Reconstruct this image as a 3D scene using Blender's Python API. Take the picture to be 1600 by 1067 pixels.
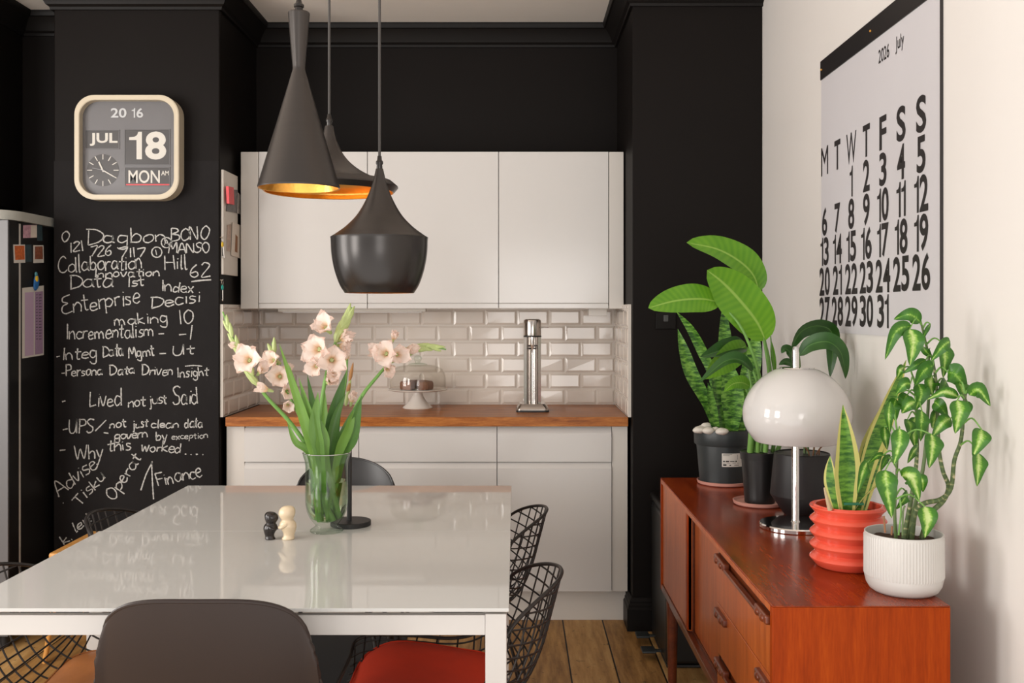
import bpy, bmesh, math, random
from mathutils import Vector, Matrix
random.seed(11)
for _o in list(bpy.data.objects):
    bpy.data.objects.remove(_o)
SC = bpy.context.scene
COL = SC.collection
PI = math.pi

# ------------------------------------------------------------------ camera, sky, light
FP, CX, CY, EYE = 1548.0, 806.0, 487.0, 1.36      # focal length (px), vanishing point (px), eye height (m)
cam = bpy.data.cameras.new('camera')
cam.sensor_width = 36.0
cam.lens = FP / 1600.0 * 36.0
cam.shift_x = -(CX - 800.0) / 1600.0
cam.shift_y = -(533.5 - CY) / 1600.0
cam.clip_start = 0.05
camo = bpy.data.objects.new('camera', cam)
camo.location = (0, 0, EYE)
camo.rotation_euler = (PI / 2, 0, 0)
COL.objects.link(camo)
SC.camera = camo

world = bpy.data.worlds.new('daylit_room')
SC.world = world
world.use_nodes = True
bg = world.node_tree.nodes['Background']
# soft daylight filling the rest of the room: stronger from below, an added ceiling fill
wt = world.node_tree
w_co = wt.nodes.new('ShaderNodeTexCoord')
w_sp = wt.nodes.new('ShaderNodeSeparateXYZ')
w_mr = wt.nodes.new('ShaderNodeMapRange')
w_mr.inputs['From Min'].default_value = -0.6
w_mr.inputs['From Max'].default_value = 0.3
w_mr.inputs['To Min'].default_value = 3.1
w_mr.inputs['To Max'].default_value = 1.06
wt.links.new(w_co.outputs['Generated'], w_sp.inputs[0])
wt.links.new(w_sp.outputs[2], w_mr.inputs['Value'])
wt.links.new(w_mr.outputs[0], bg.inputs['Strength'])
bg.inputs['Color'].default_value = (1.0, 0.965, 0.93, 1)


def area_light(name, loc, target, sx, sy, power, col):
    l = bpy.data.lights.new(name, 'AREA')
    l.shape = 'RECTANGLE'
    l.size, l.size_y = sx, sy
    l.energy = power
    l.color = col
    o = bpy.data.objects.new(name, l)
    o.location = loc
    d = Vector(target) - Vector(loc)
    o.rotation_euler = d.to_track_quat('-Z', 'Y').to_euler()
    COL.objects.link(o)
    return o


area_light('window_and_fill_light', (-3.3, 0.1, 1.55), (1.0, 2.4, 1.2), 0.9, 1.5, 88.0, (1.0, 0.96, 0.92))
area_light('window_and_fill_light', (-3.4, 2.1, 1.45), (1.0, 3.6, 0.9), 0.9, 1.5, 62.0, (1.0, 0.96, 0.92))  # added fill, no known window here; lifts base cabinets and right wall
area_light('window_and_fill_light', (0.45, -2.4, 1.25), (0.1, 4.0, 0.7), 1.5, 1.5, 52.0, (1.0, 0.97, 0.94))  # added low fill from behind the camera for the base cabinets

SC.view_settings.view_transform = 'Standard'
SC.view_settings.look = 'None'
SC.view_settings.gamma = 1.0
SC.view_settings.use_curve_mapping = False
SC.view_settings.exposure = -0.45


# ------------------------------------------------------------------ placing helpers
def P(px, py, d):
    """point of the room seen at photo pixel (px, py) at distance d into the room"""
    return Vector(((px - CX) * d / FP, d, EYE + (CY - py) * d / FP))


def on_profile(prof, i):
    """point and unit tangent of a sampled profile at fractional index i"""
    m = len(prof) - 1
    at = lambda q: prof[min(int(max(q, 0)), m - 1)].lerp(prof[min(int(max(q, 0)), m - 1) + 1], min(max(q, 0), m) - min(int(max(q, 0)), m - 1))
    return at(i), (at(i + 1.5) - at(i - 1.5)).normalized()


def catmull(pts, n):
    pts = [Vector(p) for p in pts]
    if len(pts) == 2:
        return [pts[0].lerp(pts[1], i / n) for i in range(n + 1)]
    ext = [pts[0] * 2 - pts[1]] + pts + [pts[-1] * 2 - pts[-2]]
    m = len(pts) - 1
    out = []
    for i in range(n + 1):
        t = i / n * m
        k = min(int(t), m - 1)
        u = t - k
        a, b, c, d = ext[k:k + 4]
        out.append(0.5 * (2 * b + (c - a) * u + (2 * a - 5 * b + 4 * c - d) * u * u + (3 * b - a - 3 * c + d) * u ** 3))
    return out


def round_rect(w, h, r, seg=6):
    pts = []
    for cx, cy, a0 in ((w / 2 - r, h / 2 - r, 0), (-w / 2 + r, h / 2 - r, 90), (-w / 2 + r, -h / 2 + r, 180), (w / 2 - r, -h / 2 + r, 270)):
        for i in range(seg + 1):
            a = math.radians(a0 + 90 * i / seg)
            pts.append((cx + r * math.cos(a), cy + r * math.sin(a)))
    return pts


_tc = {}


def text_geo(body, bold):
    key = (body, bold)
    if key in _tc:
        return _tc[key]
    cu = bpy.data.curves.new('glyphs', 'FONT')
    cu.body = body
    cu.size = 1.0
    cu.offset = bold
    cu.resolution_u = 4
    ob = bpy.data.objects.new('glyphs', cu)
    COL.objects.link(ob)
    dg = bpy.context.evaluated_depsgraph_get()
    me = bpy.data.meshes.new_from_object(ob.evaluated_get(dg))
    vs = [v.co.copy() for v in me.vertices]
    fs = [list(p.vertices) for p in me.polygons]
    bpy.data.objects.remove(ob)
    bpy.data.curves.remove(cu)
    bpy.data.meshes.remove(me)
    x0, x1 = min(v.x for v in vs), max(v.x for v in vs)
    y0, y1 = min(v.y for v in vs), max(v.y for v in vs)
    res = ([((v.x - x0) / (x1 - x0), (v.y - y0) / (y1 - y0)) for v in vs], fs)
    _tc[key] = res
    return res


class MB:
    """collects shapes for one mesh object"""

    def __init__(self):
        self.v, self.f, self.uv = [], [], []
        self.boxed = False

    def add(self, vs, fs, uvs=None):
        o = len(self.v)
        self.v += [Vector(v) for v in vs]
        self.f += [[i + o for i in f] for f in fs]
        self.uv += list(uvs) if uvs else [(0.5, 0.5)] * len(vs)
        return self

    def box(self, lo, hi, bevel=0.0, seg=2, rot=None, piv=None):
        lo, hi = Vector(lo), Vector(hi)
        bm = bmesh.new()
        bmesh.ops.create_cube(bm, size=1.0)
        c, s = (lo + hi) / 2, hi - lo
        for v in bm.verts:
            v.co = Vector((v.co.x * s.x, v.co.y * s.y, v.co.z * s.z))
        if bevel > 0:
            self.boxed = True
            bmesh.ops.bevel(bm, geom=list(bm.edges), offset=min(bevel, min(s) * 0.45), segments=seg, profile=0.5, affect='EDGES')
        vs = []
        for v in bm.verts:
            p = v.co.copy()
            if rot is not None:
                p = rot @ p
            vs.append(p + c)
        bm.verts.index_update()
        fs = [[v.index for v in f.verts] for f in bm.faces]
        bm.free()
        return self.add(vs, fs)

    def tube(self, pts, r, seg=8, closed=False, n=None):
        if n:
            pts = catmull(pts, n)
        pts = [Vector(p) for p in pts]
        m = len(pts)
        rs = r if isinstance(r, (list, tuple)) else [r] * m
        if len(rs) != m:
            rs = [rs[0] + (rs[-1] - rs[0]) * i / (m - 1) for i in range(m)]
        vs, fs, uvs = [], [], []
        prev = None
        for i, p in enumerate(pts):
            a = pts[(i - 1) % m] if (closed or i > 0) else p
            b = pts[(i + 1) % m] if (closed or i < m - 1) else p
            t = (b - a)
            t = t.normalized() if t.length > 1e-9 else Vector((0, 0, 1))
            if prev is None:
                ref = Vector((0, 0, 1)) if abs(t.z) < 0.9 else Vector((1, 0, 0))
                x = t.cross(ref).normalized()
            else:
                x = (prev - t * prev.dot(t))
                x = x.normalized() if x.length > 1e-6 else t.orthogonal().normalized()
            prev = x
            y = t.cross(x)
            for k in range(seg):
                an = 2 * PI * k / seg
                vs.append(p + (x * math.cos(an) + y * math.sin(an)) * rs[i])
                uvs.append((k / seg, i / max(1, m - 1)))
        for i in range(m if closed else m - 1):
            for k in range(seg):
                a, b = i * seg + k, i * seg + (k + 1) % seg
                c, d = ((i + 1) % m) * seg + (k + 1) % seg, ((i + 1) % m) * seg + k
                fs.append([a, b, c, d])
        if not closed:
            fs.append(list(range(seg))[::-1])
            fs.append([(m - 1) * seg + k for k in range(seg)])
        return self.add(vs, fs, uvs)

    def lathe(self, prof, c=(0, 0, 0), seg=48, closed=False):
        c = Vector(c)
        vs, fs, rings = [], [], []
        for r, z in prof:
            if r < 1e-6:
                rings.append([len(vs)])
                vs.append(c + Vector((0, 0, z)))
            else:
                rings.append(list(range(len(vs), len(vs) + seg)))
                vs += [c + Vector((r * math.cos(2 * PI * k / seg), r * math.sin(2 * PI * k / seg), z)) for k in range(seg)]
        pairs = list(zip(rings, rings[1:] + ([rings[0]] if closed else [])))
        if not closed:
            pairs = list(zip(rings, rings[1:]))
        for a, b in pairs:
            if len(a) == 1 and len(b) == 1:
                continue
            for k in range(seg):
                k2 = (k + 1) % seg
                if len(a) == 1:
                    fs.append([a[0], b[k2], b[k]])
                elif len(b) == 1:
                    fs.append([a[k], a[k2], b[0]])
                else:
                    fs.append([a[k], a[k2], b[k2], b[k]])
        return self.add(vs, fs)

    def grid(self, fn, nu, nv, wrap=False):
        vs, fs, uvs = [], [], []
        for j in range(nv + 1):
            for i in range(nu + (0 if wrap else 1)):
                vs.append(fn(i / nu, j / nv))
                uvs.append((i / nu, j / nv))
        w = nu if wrap else nu + 1
        for j in range(nv):
            for i in range(nu):
                i2 = (i + 1) % w
                fs.append([j * w + i, j * w + i2, (j + 1) * w + i2, (j + 1) * w + i])
        return self.add(vs, fs, uvs)

    def prism(self, outline, frame, d0, d1):
        """outline in 2-D; frame = (origin, ux, uy, un); extruded along un from d0 to d1"""
        o, ux, uy, un = [Vector(q) for q in frame]
        n = len(outline)
        vs = [o + ux * x + uy * y + un * d for d in (d0, d1) for x, y in outline]
        fs = [list(range(n))[::-1], list(range(n, 2 * n))]
        fs += [[i, (i + 1) % n, n + (i + 1) % n, n + i] for i in range(n)]
        return self.add(vs, fs)

    def ring(self, outer, inner, frame, d0, d1):
        o, ux, uy, un = [Vector(q) for q in frame]
        n = len(outer)
        q = lambda pts, d: [o + ux * x + uy * y + un * d for x, y in pts]
        vs = q(outer, d0) + q(outer, d1) + q(inner, d1) + q(inner, d0)
        fs = []
        for a in range(4):
            b = (a + 1) % 4
            fs += [[a * n + i, a * n + (i + 1) % n, b * n + (i + 1) % n, b * n + i] for i in range(n)]
        return self.add(vs, fs)

    def text(self, body, o, ux, uy, w, h, bold=0.0):
        """the characters fitted into a w x h box whose lower left corner is o"""
        if body == '1':     # straight figure one with a flag
            vs = [(0, .70), (.58, .70), (.58, 0), (1, 0), (1, 1), (.72, 1), (.62, .88), (.4, .815), (0, .80)]
            fs = [list(range(9))]
        else:
            vs, fs = text_geo(body, bold)
        o, ux, uy = Vector(o), Vector(ux), Vector(uy)
        return self.add([o + ux * (x * w) + uy * (y * h) for x, y in vs], fs)

    def sweep_plan(self, path, prof):
        """profile (offset to the right of travel, z) swept along a plan path with mitred corners"""
        n, m = len(path), len(prof)
        vs = []
        for i, (x, y) in enumerate(path):
            ns = []
            for a, b in ((i - 1, i), (i, i + 1)):
                if a >= 0 and b < n:
                    d = Vector((path[b][0] - path[a][0], path[b][1] - path[a][1])).normalized()
                    ns.append(Vector((d.y, -d.x)))
            nn = ns[0] if len(ns) == 1 else (ns[0] + ns[1]) / (1 + ns[0].dot(ns[1]))
            vs += [Vector((x + nn.x * o, y + nn.y * o, z)) for o, z in prof]
        fs = []
        for i in range(n - 1):
            for k in range(m):
                k2 = (k + 1) % m
                fs.append([i * m + k, i * m + k2, (i + 1) * m + k2, (i + 1) * m + k])
        fs.append(list(range(m)))
        fs.append([(n - 1) * m + k for k in range(m)][::-1])
        return self.add(vs, fs)

    def blob(self, c, r, seg=16, rings=10, jitter=0.0, rot=None):
        """ellipsoid, a little uneven when jitter > 0"""
        c = Vector(c)
        ph = [random.uniform(0, 6.28) for _ in range(4)]
        vs, fs = [], []
        for j in range(rings + 1):
            th = PI * j / rings
            for i in range(seg):
                a = 2 * PI * i / seg
                d = Vector((math.sin(th) * math.cos(a), math.sin(th) * math.sin(a), math.cos(th)))
                k = 1 + jitter * (math.sin(2 * a + ph[0]) * math.sin(th) + math.sin(3 * th + ph[1] + a))
                p = Vector((d.x * r[0], d.y * r[1], d.z * r[2])) * k
                vs.append((rot @ p if rot is not None else p) + c)
        for j in range(rings):
            for i in range(seg):
                i2 = (i + 1) % seg
                fs.append([j * seg + i, j * seg + i2, (j + 1) * seg + i2, (j + 1) * seg + i])
        return self.add(vs, fs)

    def blade(self, pts, hw, kind='sword', face=(0, -1, 0), roll=0.0, fold=0.15, n=16, nc=6, wavy=0.0):
        """a leaf along a curve: pts from base to tip, hw = largest half width (m)"""
        cs = catmull(pts, n)
        face = Vector(face)
        vs, fs, uvs = [], [], []
        ph = random.uniform(0, 6)
        for i, p in enumerate(cs):
            s = i / n
            t = (cs[min(i + 1, n)] - cs[max(i - 1, 0)]).normalized()
            side = t.cross(face)
            side = side.normalized() if side.length > 1e-5 else t.orthogonal().normalized()
            nr = side.cross(t).normalized()
            q = Matrix.Rotation(roll, 3, t)
            side, nr = q @ side, q @ nr
            if kind == 'sword':
                w = (0.5 + 0.5 * min(1, s * 2.2)) * (1 - max(0, (s - 0.45) / 0.55) ** 2.2)
            elif kind == 'spear':
                w = (0.28 + 0.72 * min(1, s / .45) ** 1.5) * (1 - max(0, (s - 0.5) / 0.5) ** 2.0)
            elif kind == 'oval':
                w = math.sin(PI * min(1, s ** 0.84)) ** 0.68 * (1 - 0.25 * s ** 3) if 0 < s < 1 else 0
            elif kind == 'paddle':
                w = (math.sin(PI * s ** 0.9) ** 0.55) if 0 < s < 1 else 0
            else:
                w = math.sin(PI * s ** 0.8) if 0 < s < 1 else 0
            w = max(w, 0.015) * hw
            for k in range(nc + 1):
                u = 2 * k / nc - 1
                up = fold * abs(u) ** 1.3 * w + wavy * w * abs(u) * math.sin(s * 14 + ph + (1 if u > 0 else 0))
                vs.append(p + side * (u * w) + nr * up)
                uvs.append((k / nc, s))
        for i in range(n):
            for k in range(nc):
                a = i * (nc + 1) + k
                fs.append([a, a + 1, a + nc + 2, a + nc + 1])
        return self.add(vs, fs, uvs)


ORG = {}


def obj(name, mb, mat, parent=None, smooth=38, loc=None):
    """link the collected shapes as ONE mesh object; shapes are given in room coordinates"""
    if parent is not None:
        org = ORG[parent]
    elif loc is not None:
        org = Vector(loc)
    else:
        xs, ys, zs = zip(*[(v.x, v.y, v.z) for v in mb.v])
        org = Vector(((min(xs) + max(xs)) / 2, (min(ys) + max(ys)) / 2, min(zs)))
    me = bpy.data.meshes.new(name)
    me.from_pydata([v - org for v in mb.v], [], mb.f)
    uvl = me.uv_layers.new(name='UVMap')
    for lp in me.loops:
        uvl.data[lp.index].uv = mb.uv[lp.vertex_index]
    bm = bmesh.new()
    bm.from_mesh(me)
    bmesh.ops.recalc_face_normals(bm, faces=list(bm.faces))
    bm.to_mesh(me)
    bm.free()
    if smooth:
        me.shade_smooth()
        me.set_sharp_from_angle(angle=math.radians(smooth))
    me.materials.append(mat)
    o = bpy.data.objects.new(name, me)
    COL.objects.link(o)
    if mb.boxed:        # keeps the broad faces of bevelled boards truly flat
        wn = o.modifiers.new('flat_faces', 'WEIGHTED_NORMAL')
        wn.mode = 'FACE_AREA'
        wn.weight = 80
        wn.keep_sharp = True
    if parent is not None:
        o.parent = parent
    else:
        o.location = org
    ORG[o] = org
    return o


def thing(name, label, cat, loc=(0, 0, 0), group=None):
    o = bpy.data.objects.new(name, None)
    o.empty_display_size = 0.05
    COL.objects.link(o)
    o.location = loc
    ORG[o] = Vector(loc)
    return tag(o, label, cat, group)


def tag(o, label, cat, group=None):
    o['label'] = label
    o['category'] = cat
    if group:
        o['group'] = group
    return o


def struct(name, mb, mat, parent=None, smooth=38):
    o = obj(name, mb, mat, parent, smooth)
    if parent is None:
        o['kind'] = 'structure'
    return o


def copy_tree(o, parent=None):
    c = o.copy()
    COL.objects.link(c)
    if parent is not None:
        c.parent = parent
    for ch in list(o.children):
        copy_tree(ch, c)
    return c


# ------------------------------------------------------------------ materials
class NT:
    def __init__(self, name):
        self.m = bpy.data.materials.new(name)
        self.m.use_nodes = True
        self.t = self.m.node_tree
        self.b = self.t.nodes['Principled BSDF']
        self.out = self.t.nodes['Material Output']

    def n(self, typ, **kw):
        nd = self.t.nodes.new(typ)
        for k, v in kw.items():
            if k.startswith('_'):
                setattr(nd, k[1:], v)
            else:
                key = int(k[1:]) if k[0] == 'i' and k[1:].isdigit() else k.replace('_', ' ')
                self.put(nd.inputs[key], v)
        return nd

    def put(self, sock, v):
        if isinstance(v, bpy.types.NodeSocket):
            self.t.links.new(v, sock)
        elif isinstance(v, bpy.types.Node):
            self.t.links.new(v.outputs[0], sock)
        else:
            if isinstance(v, (tuple, list)) and len(v) == 3 and sock.type == 'RGBA':
                v = (*v, 1)
            sock.default_value = v

    def math(self, op, a, b=0.0, c=None):
        nd = self.t.nodes.new('ShaderNodeMath')
        nd.operation = op
        self.put(nd.inputs[0], a)
        self.put(nd.inputs[1], b)
        if c is not None:
            self.put(nd.inputs[2], c)
        return nd.outputs[0]

    def mix(self, fac, a, b, mode='MIX'):
        nd = self.t.nodes.new('ShaderNodeMix')
        nd.data_type = 'RGBA'
        nd.blend_type = mode
        self.put(nd.inputs[0], fac)
        self.put(nd.inputs[6], a)
        self.put(nd.inputs[7], b)
        return nd.outputs[2]

    def ramp(self, fac, stops):
        nd = self.t.nodes.new('ShaderNodeValToRGB')
        el = nd.color_ramp.elements
        while len(el) < len(stops):
            el.new(0.5)
        for e, (p, c) in zip(el, stops):
            e.position = p
            e.color = (*c, 1) if len(c) == 3 else c
        self.put(nd.inputs[0], fac)
        return nd.outputs[0]

    def smooth(self, x, lo, hi):
        nd = self.t.nodes.new('ShaderNodeMapRange')
        nd.interpolation_type = 'SMOOTHSTEP'
        self.put(nd.inputs['Value'], x)
        nd.inputs['From Min'].default_value = lo
        nd.inputs['From Max'].default_value = hi
        return nd.outputs[0]

    def coords(self, scale=(1, 1, 1), out='Object'):
        tc = self.t.nodes.new('ShaderNodeTexCoord')
        mp = self.t.nodes.new('ShaderNodeMapping')
        mp.inputs['Scale'].default_value = scale
        self.t.links.new(tc.outputs[out], mp.inputs['Vector'])
        return mp.outputs[0]

    def noise(self, vec, scale, detail=3.0, rough=0.5):
        return self.n('ShaderNodeTexNoise', Vector=vec, Scale=scale, Detail=detail, Roughness=rough).outputs[0]

    def bump(self, h, strength, dist=0.002):
        self.put(self.b.inputs['Normal'], self.n('ShaderNodeBump', Height=h, Strength=strength, Distance=dist).outputs[0])

    def set(self, **kw):
        for k, v in kw.items():
            self.put(self.b.inputs[k.replace('_', ' ')], v)
        return self


def srgb(r, g, b):
    f = lambda c: (c / 255 / 12.92) if c / 255 <= 0.04045 else ((c / 255 + 0.055) / 1.055) ** 2.4
    return (f(r), f(g), f(b))


def plain(name, col, rough=0.5, metal=0.0, var=0.06, vscale=8.0, stretch=(1, 1, 1), bump=0.0, bscale=60.0, coat=0.0, spec=0.5):
    t = NT(name)
    co = t.coords(stretch)
    nz = t.noise(co, vscale)
    dark = tuple(c * (1 - var) for c in col)
    lite = tuple(min(1, c * (1 + var)) for c in col)
    t.set(Base_Color=t.mix(nz, dark, lite), Roughness=rough, Metallic=metal)
    t.b.inputs['Coat Weight'].default_value = coat
    t.b.inputs['Coat Roughness'].default_value = 0.08
    t.b.inputs['Specular IOR Level'].default_value = spec
    if bump:
        t.bump(t.noise(co, bscale), bump)
    return t.m


def wood(name, c0, c1, c2, stretch, rough=0.35, scale=6.0, bump=0.06, coat=0.0, ring=0.35, spec=0.4):
    t = NT(name)
    co = t.coords(stretch)
    a = t.noise(co, scale, 6, 0.6)
    b = t.noise(co, scale * 6, 3, 0.6)
    f = t.math('ADD', t.math('MULTIPLY', a, 1 - ring), t.math('MULTIPLY', b, ring))
    t.set(Base_Color=t.ramp(f, [(0.32, c0), (0.5, c1), (0.68, c2)]), Roughness=rough)
    t.b.inputs['Coat Weight'].default_value = coat
    t.b.inputs['Coat Roughness'].default_value = 0.12
    t.b.inputs['Specular IOR Level'].default_value = spec
    t.bump(b, bump)
    return t.m


def thin_glass(name, tint=(1, 1, 1), gloss=1.0, rough=0.02, face=0.035, edge=6.0):
    t = NT(name)
    lw = t.n('ShaderNodeLayerWeight', Blend=0.5)
    tr = t.n('ShaderNodeBsdfTransparent', Color=t.mix(t.math('POWER', lw.outputs['Facing'], 5.0), (*tint, 1), (*[c ** edge for c in tint], 1)))
    gl = t.n('ShaderNodeBsdfGlossy', Roughness=rough)
    f = t.math('MULTIPLY_ADD', t.math('POWER', lw.outputs['Facing'], 4.0), 0.55 * gloss, face)
    mx = t.n('ShaderNodeMixShader', i0=f, i1=tr, i2=gl)
    t.t.links.new(mx.outputs[0], t.out.inputs['Surface'])
    return t.m


def leaf_mat(name, build, rough=0.4, transl=0.22):
    t = NT(name)
    tc = t.t.nodes.new('ShaderNodeTexCoord')
    sp = t.n('ShaderNodeSeparateXYZ', Vector=tc.outputs['UV'])
    a = t.math('ABSOLUTE', t.math('MULTIPLY_ADD', sp.outputs[0], 2.0, -1.0))
    ob = t.coords()
    col = build(t, a, sp.outputs[1], ob, tc.outputs['UV'])
    t.set(Base_Color=col, Roughness=rough)
    tl = t.n('ShaderNodeBsdfTranslucent', Color=col)
    mx = t.n('ShaderNodeMixShader', i0=transl, i1=t.b.outputs[0], i2=tl)
    t.t.links.new(mx.outputs[0], t.out.inputs['Surface'])
    return t.m


def f_strel(t, a, v, ob, uv):
    w = t.math('SINE', t.math('ADD', t.math('MULTIPLY', v, 95.0), t.math('MULTIPLY', a, -9.0)))
    g = t.mix(t.math('MULTIPLY_ADD', w, 0.10, t.math('MULTIPLY_ADD', t.noise(ob, 9.0), 0.9, 0.0)), (0.07, 0.26, 0.012), (0.24, 0.50, 0.035))
    return t.mix(t.smooth(a, 0.09, 0.03), g, (0.33, 0.55, 0.10))


def f_band(t, a, v, ob, uv):
    mp = t.n('ShaderNodeMapping', Vector=ob)
    mp.inputs['Scale'].default_value = (30, 30, 110)
    nz = t.noise(mp.outputs[0], 1.0, 4, 0.6)
    return t.ramp(nz, [(0.40, (0.02, 0.085, 0.012)), (0.52, (0.10, 0.28, 0.03)), (0.62, (0.24, 0.48, 0.08))])


def f_laur(t, a, v, ob, uv):
    mp = t.n('ShaderNodeMapping', Vector=ob)
    mp.inputs['Scale'].default_value = (30, 30, 110)
    nz = t.noise(mp.outputs[0], 1.0, 4, 0.6)
    g = t.ramp(nz, [(0.40, (0.03, 0.13, 0.012)), (0.60, (0.16, 0.36, 0.04))])
    return t.mix(t.smooth(a, 0.60, 0.68), g, (0.62, 0.58, 0.17))


def f_dieff(t, a, v, ob, uv):
    nz = t.noise(ob, 70.0, 4, 0.65)
    k = t.math('ADD', t.math('MULTIPLY', a, 1.0), t.math('MULTIPLY_ADD', nz, 0.9, -0.45))
    k = t.math('ADD', k, t.math('MULTIPLY', t.math('SINE', t.math('MULTIPLY_ADD', a, -10.0, t.math('MULTIPLY', v, 55.0))), 0.035))
    rnd = t.n('ShaderNodeObjectInfo').outputs['Random']
    k = t.math('ADD', k, t.math('MULTIPLY_ADD', rnd, 0.42, -0.10))
    return t.ramp(k, [(0.0, (0.56, 0.70, 0.26)), (0.22, (0.26, 0.48, 0.07)), (0.42, (0.06, 0.21, 0.014)), (0.9, (0.034, 0.14, 0.012))])


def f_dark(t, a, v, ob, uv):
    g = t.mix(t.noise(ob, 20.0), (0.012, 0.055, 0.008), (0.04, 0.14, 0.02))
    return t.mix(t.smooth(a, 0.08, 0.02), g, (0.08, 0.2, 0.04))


def f_glad(t, a, v, ob, uv):
    w = t.math('SINE', t.math('MULTIPLY', a, 38.0))
    rnd = t.n('ShaderNodeObjectInfo').outputs['Random']
    g = t.mix(t.math('MULTIPLY_ADD', t.noise(ob, 14.0), 0.6, t.math('MULTIPLY_ADD', rnd, 0.9, -0.3)), (0.035, 0.12, 0.012), (0.22, 0.42, 0.06))
    return t.mix(t.math('MULTIPLY_ADD', w, 0.12, 0.12), g, (0.22, 0.42, 0.10))


def f_petal(t, a, v, ob, uv):
    c = t.ramp(v, [(0.0, (0.62, 0.58, 0.24)), (0.2, (0.92, 0.66, 0.42)), (0.45, (0.96, 0.86, 0.78)), (1.0, (0.95, 0.76, 0.68))])
    return t.mix(t.math('MULTIPLY', t.noise(ob, 60.0), 0.35), c, (0.95, 0.83, 0.76))


M = {}
M['black_wall'] = plain('black_matt_paint', (0.0075, 0.0058, 0.0052), 0.55, var=0.12, vscale=2.5, bump=0.08, bscale=180, spec=0.10)
M['black_trim'] = plain('black_satin_paint', (0.008, 0.0066, 0.006), 0.42, var=0.08, spec=0.14)
M['white_wall'] = plain('white_wall_paint', (0.76, 0.725, 0.69), 0.6, var=0.02, vscale=2, bump=0.05, bscale=90)
M['ceiling'] = plain('ceiling_paint', (0.80, 0.73, 0.66), 0.7, var=0.02)
M['cabinet'] = plain('gloss_white_front', (0.60, 0.578, 0.555), 0.16, var=0.012, vscale=3)
M['carcass'] = plain('white_panel', (0.60, 0.565, 0.52), 0.32, var=0.012)
M['tile'] = plain('cream_glazed_tile', (0.66, 0.595, 0.53), 0.07, var=0.03, vscale=10, bump=0.12, bscale=14)
M['grout'] = plain('pale_grout', (0.66, 0.61, 0.55), 0.8)
M['table_white'] = plain('white_lacquer', (0.58, 0.555, 0.53), 0.3, var=0.01)
M['table_glass'] = plain('white_backed_glass', (0.57, 0.565, 0.545), 0.035, var=0.008, spec=0.35)
M['glass_edge'] = plain('pale_green_glass_edge', (0.60, 0.66, 0.63), 0.1)
M['wire'] = plain('dark_wire', (0.014, 0.011, 0.010), 0.42)
M['brown_shell'] = plain('dark_brown_plastic', (0.030, 0.020, 0.017), 0.36, var=0.05, bump=0.05, bscale=400, spec=0.3)
M['black_shell'] = plain('black_plastic', (0.017, 0.015, 0.015), 0.36, var=0.05)
M['red_pad'] = plain('red_wool', (0.70, 0.045, 0.012), 0.8, var=0.12, vscale=14, bump=0.2, bscale=700)
M['tan_leather'] = plain('tan_leather', (0.38, 0.135, 0.035), 0.42, var=0.3, vscale=12, bump=0.12, bscale=120)
M['pendant'] = plain('brushed_black_brass', (0.048, 0.041, 0.037), 0.33, metal=0.55, var=0.06, vscale=6, stretch=(1, 1, 40), bump=0.03)
M['pendant_dark'] = plain('black_lacquered_brass', (0.026, 0.022, 0.020), 0.26, metal=0.4, var=0.05)
M['gold'] = plain('beaten_gold_brass', (0.86, 0.44, 0.09), 0.3, metal=0.9, var=0.15, vscale=60, bump=0.3, bscale=160)
M['cord'] = plain('grey_cord', (0.05, 0.045, 0.042), 0.6)
M['cream'] = plain('cream_plastic', (0.56, 0.485, 0.36), 0.4, var=0.02)
M['clock_face'] = plain('grey_clock_face', (0.135, 0.13, 0.135), 0.45, var=0.03)
M['clock_flap'] = plain('dark_flap', (0.06, 0.055, 0.055), 0.5)
M['print_white'] = plain('off_white_print', (0.64, 0.61, 0.555), 0.6)
M['print_black'] = plain('black_print', (0.018, 0.014, 0.014), 0.6)
M['print_grey'] = plain('grey_print', (0.30, 0.30, 0.31), 0.6)
M['print_lightgrey'] = plain('light_grey_print', (0.55, 0.56, 0.57), 0.6)
M['print_red'] = plain('red_print', (0.6, 0.05, 0.06), 0.5)
M['paper'] = plain('calendar_paper', (0.62, 0.60, 0.62), 0.55, var=0.015)
M['chrome'] = plain('chrome', (0.78, 0.76, 0.74), 0.07, metal=1.0, var=0.01)
M['steel'] = plain('polished_steel', (0.46, 0.42, 0.39), 0.17, metal=1.0, var=0.03, stretch=(1, 1, 0.1))
M['opal'] = plain('opal_acrylic', (0.63, 0.61, 0.59), 0.07, var=0.01)
M['pot_grey'] = plain('charcoal_plastic', (0.022, 0.027, 0.028), 0.42, var=0.06)
M['pot_black'] = plain('black_nursery_plastic', (0.012, 0.011, 0.011), 0.35)
M['pot_matt'] = plain('matt_black_ceramic', (0.016, 0.014, 0.015), 0.48)
M['pink'] = plain('pink_clay', (0.62, 0.30, 0.24), 0.4, var=0.05)
M['coral'] = plain('coral_glaze', (0.78, 0.10, 0.055), 0.22, var=0.03, coat=0.2)
M['pot_white'] = plain('white_ceramic', (0.57, 0.55, 0.52), 0.35, var=0.015)
M['soil'] = plain('soil', (0.06, 0.03, 0.018), 0.95, var=0.5, vscale=90, bump=0.8, bscale=220)
M['stone'] = plain('white_pebble', (0.68, 0.63, 0.56), 0.55, var=0.15, vscale=40)
M['porcelain'] = plain('white_porcelain', (0.74, 0.69, 0.63), 0.14, var=0.01)
M['cake'] = plain('brown_cake', (0.24, 0.115, 0.07), 0.8, var=0.45, vscale=70, stretch=(3, 3, 0.3), bump=0.5, bscale=200)
M['black_rubber'] = plain('black_rubber', (0.012, 0.011, 0.011), 0.5)
M['fridge_black'] = plain('fridge_black_side', (0.010, 0.009, 0.009), 0.4, var=0.05)
M['fridge_grey'] = plain('fridge_silver_door', (0.115, 0.112, 0.115), 0.4, metal=0.0, var=0.05)
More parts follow.
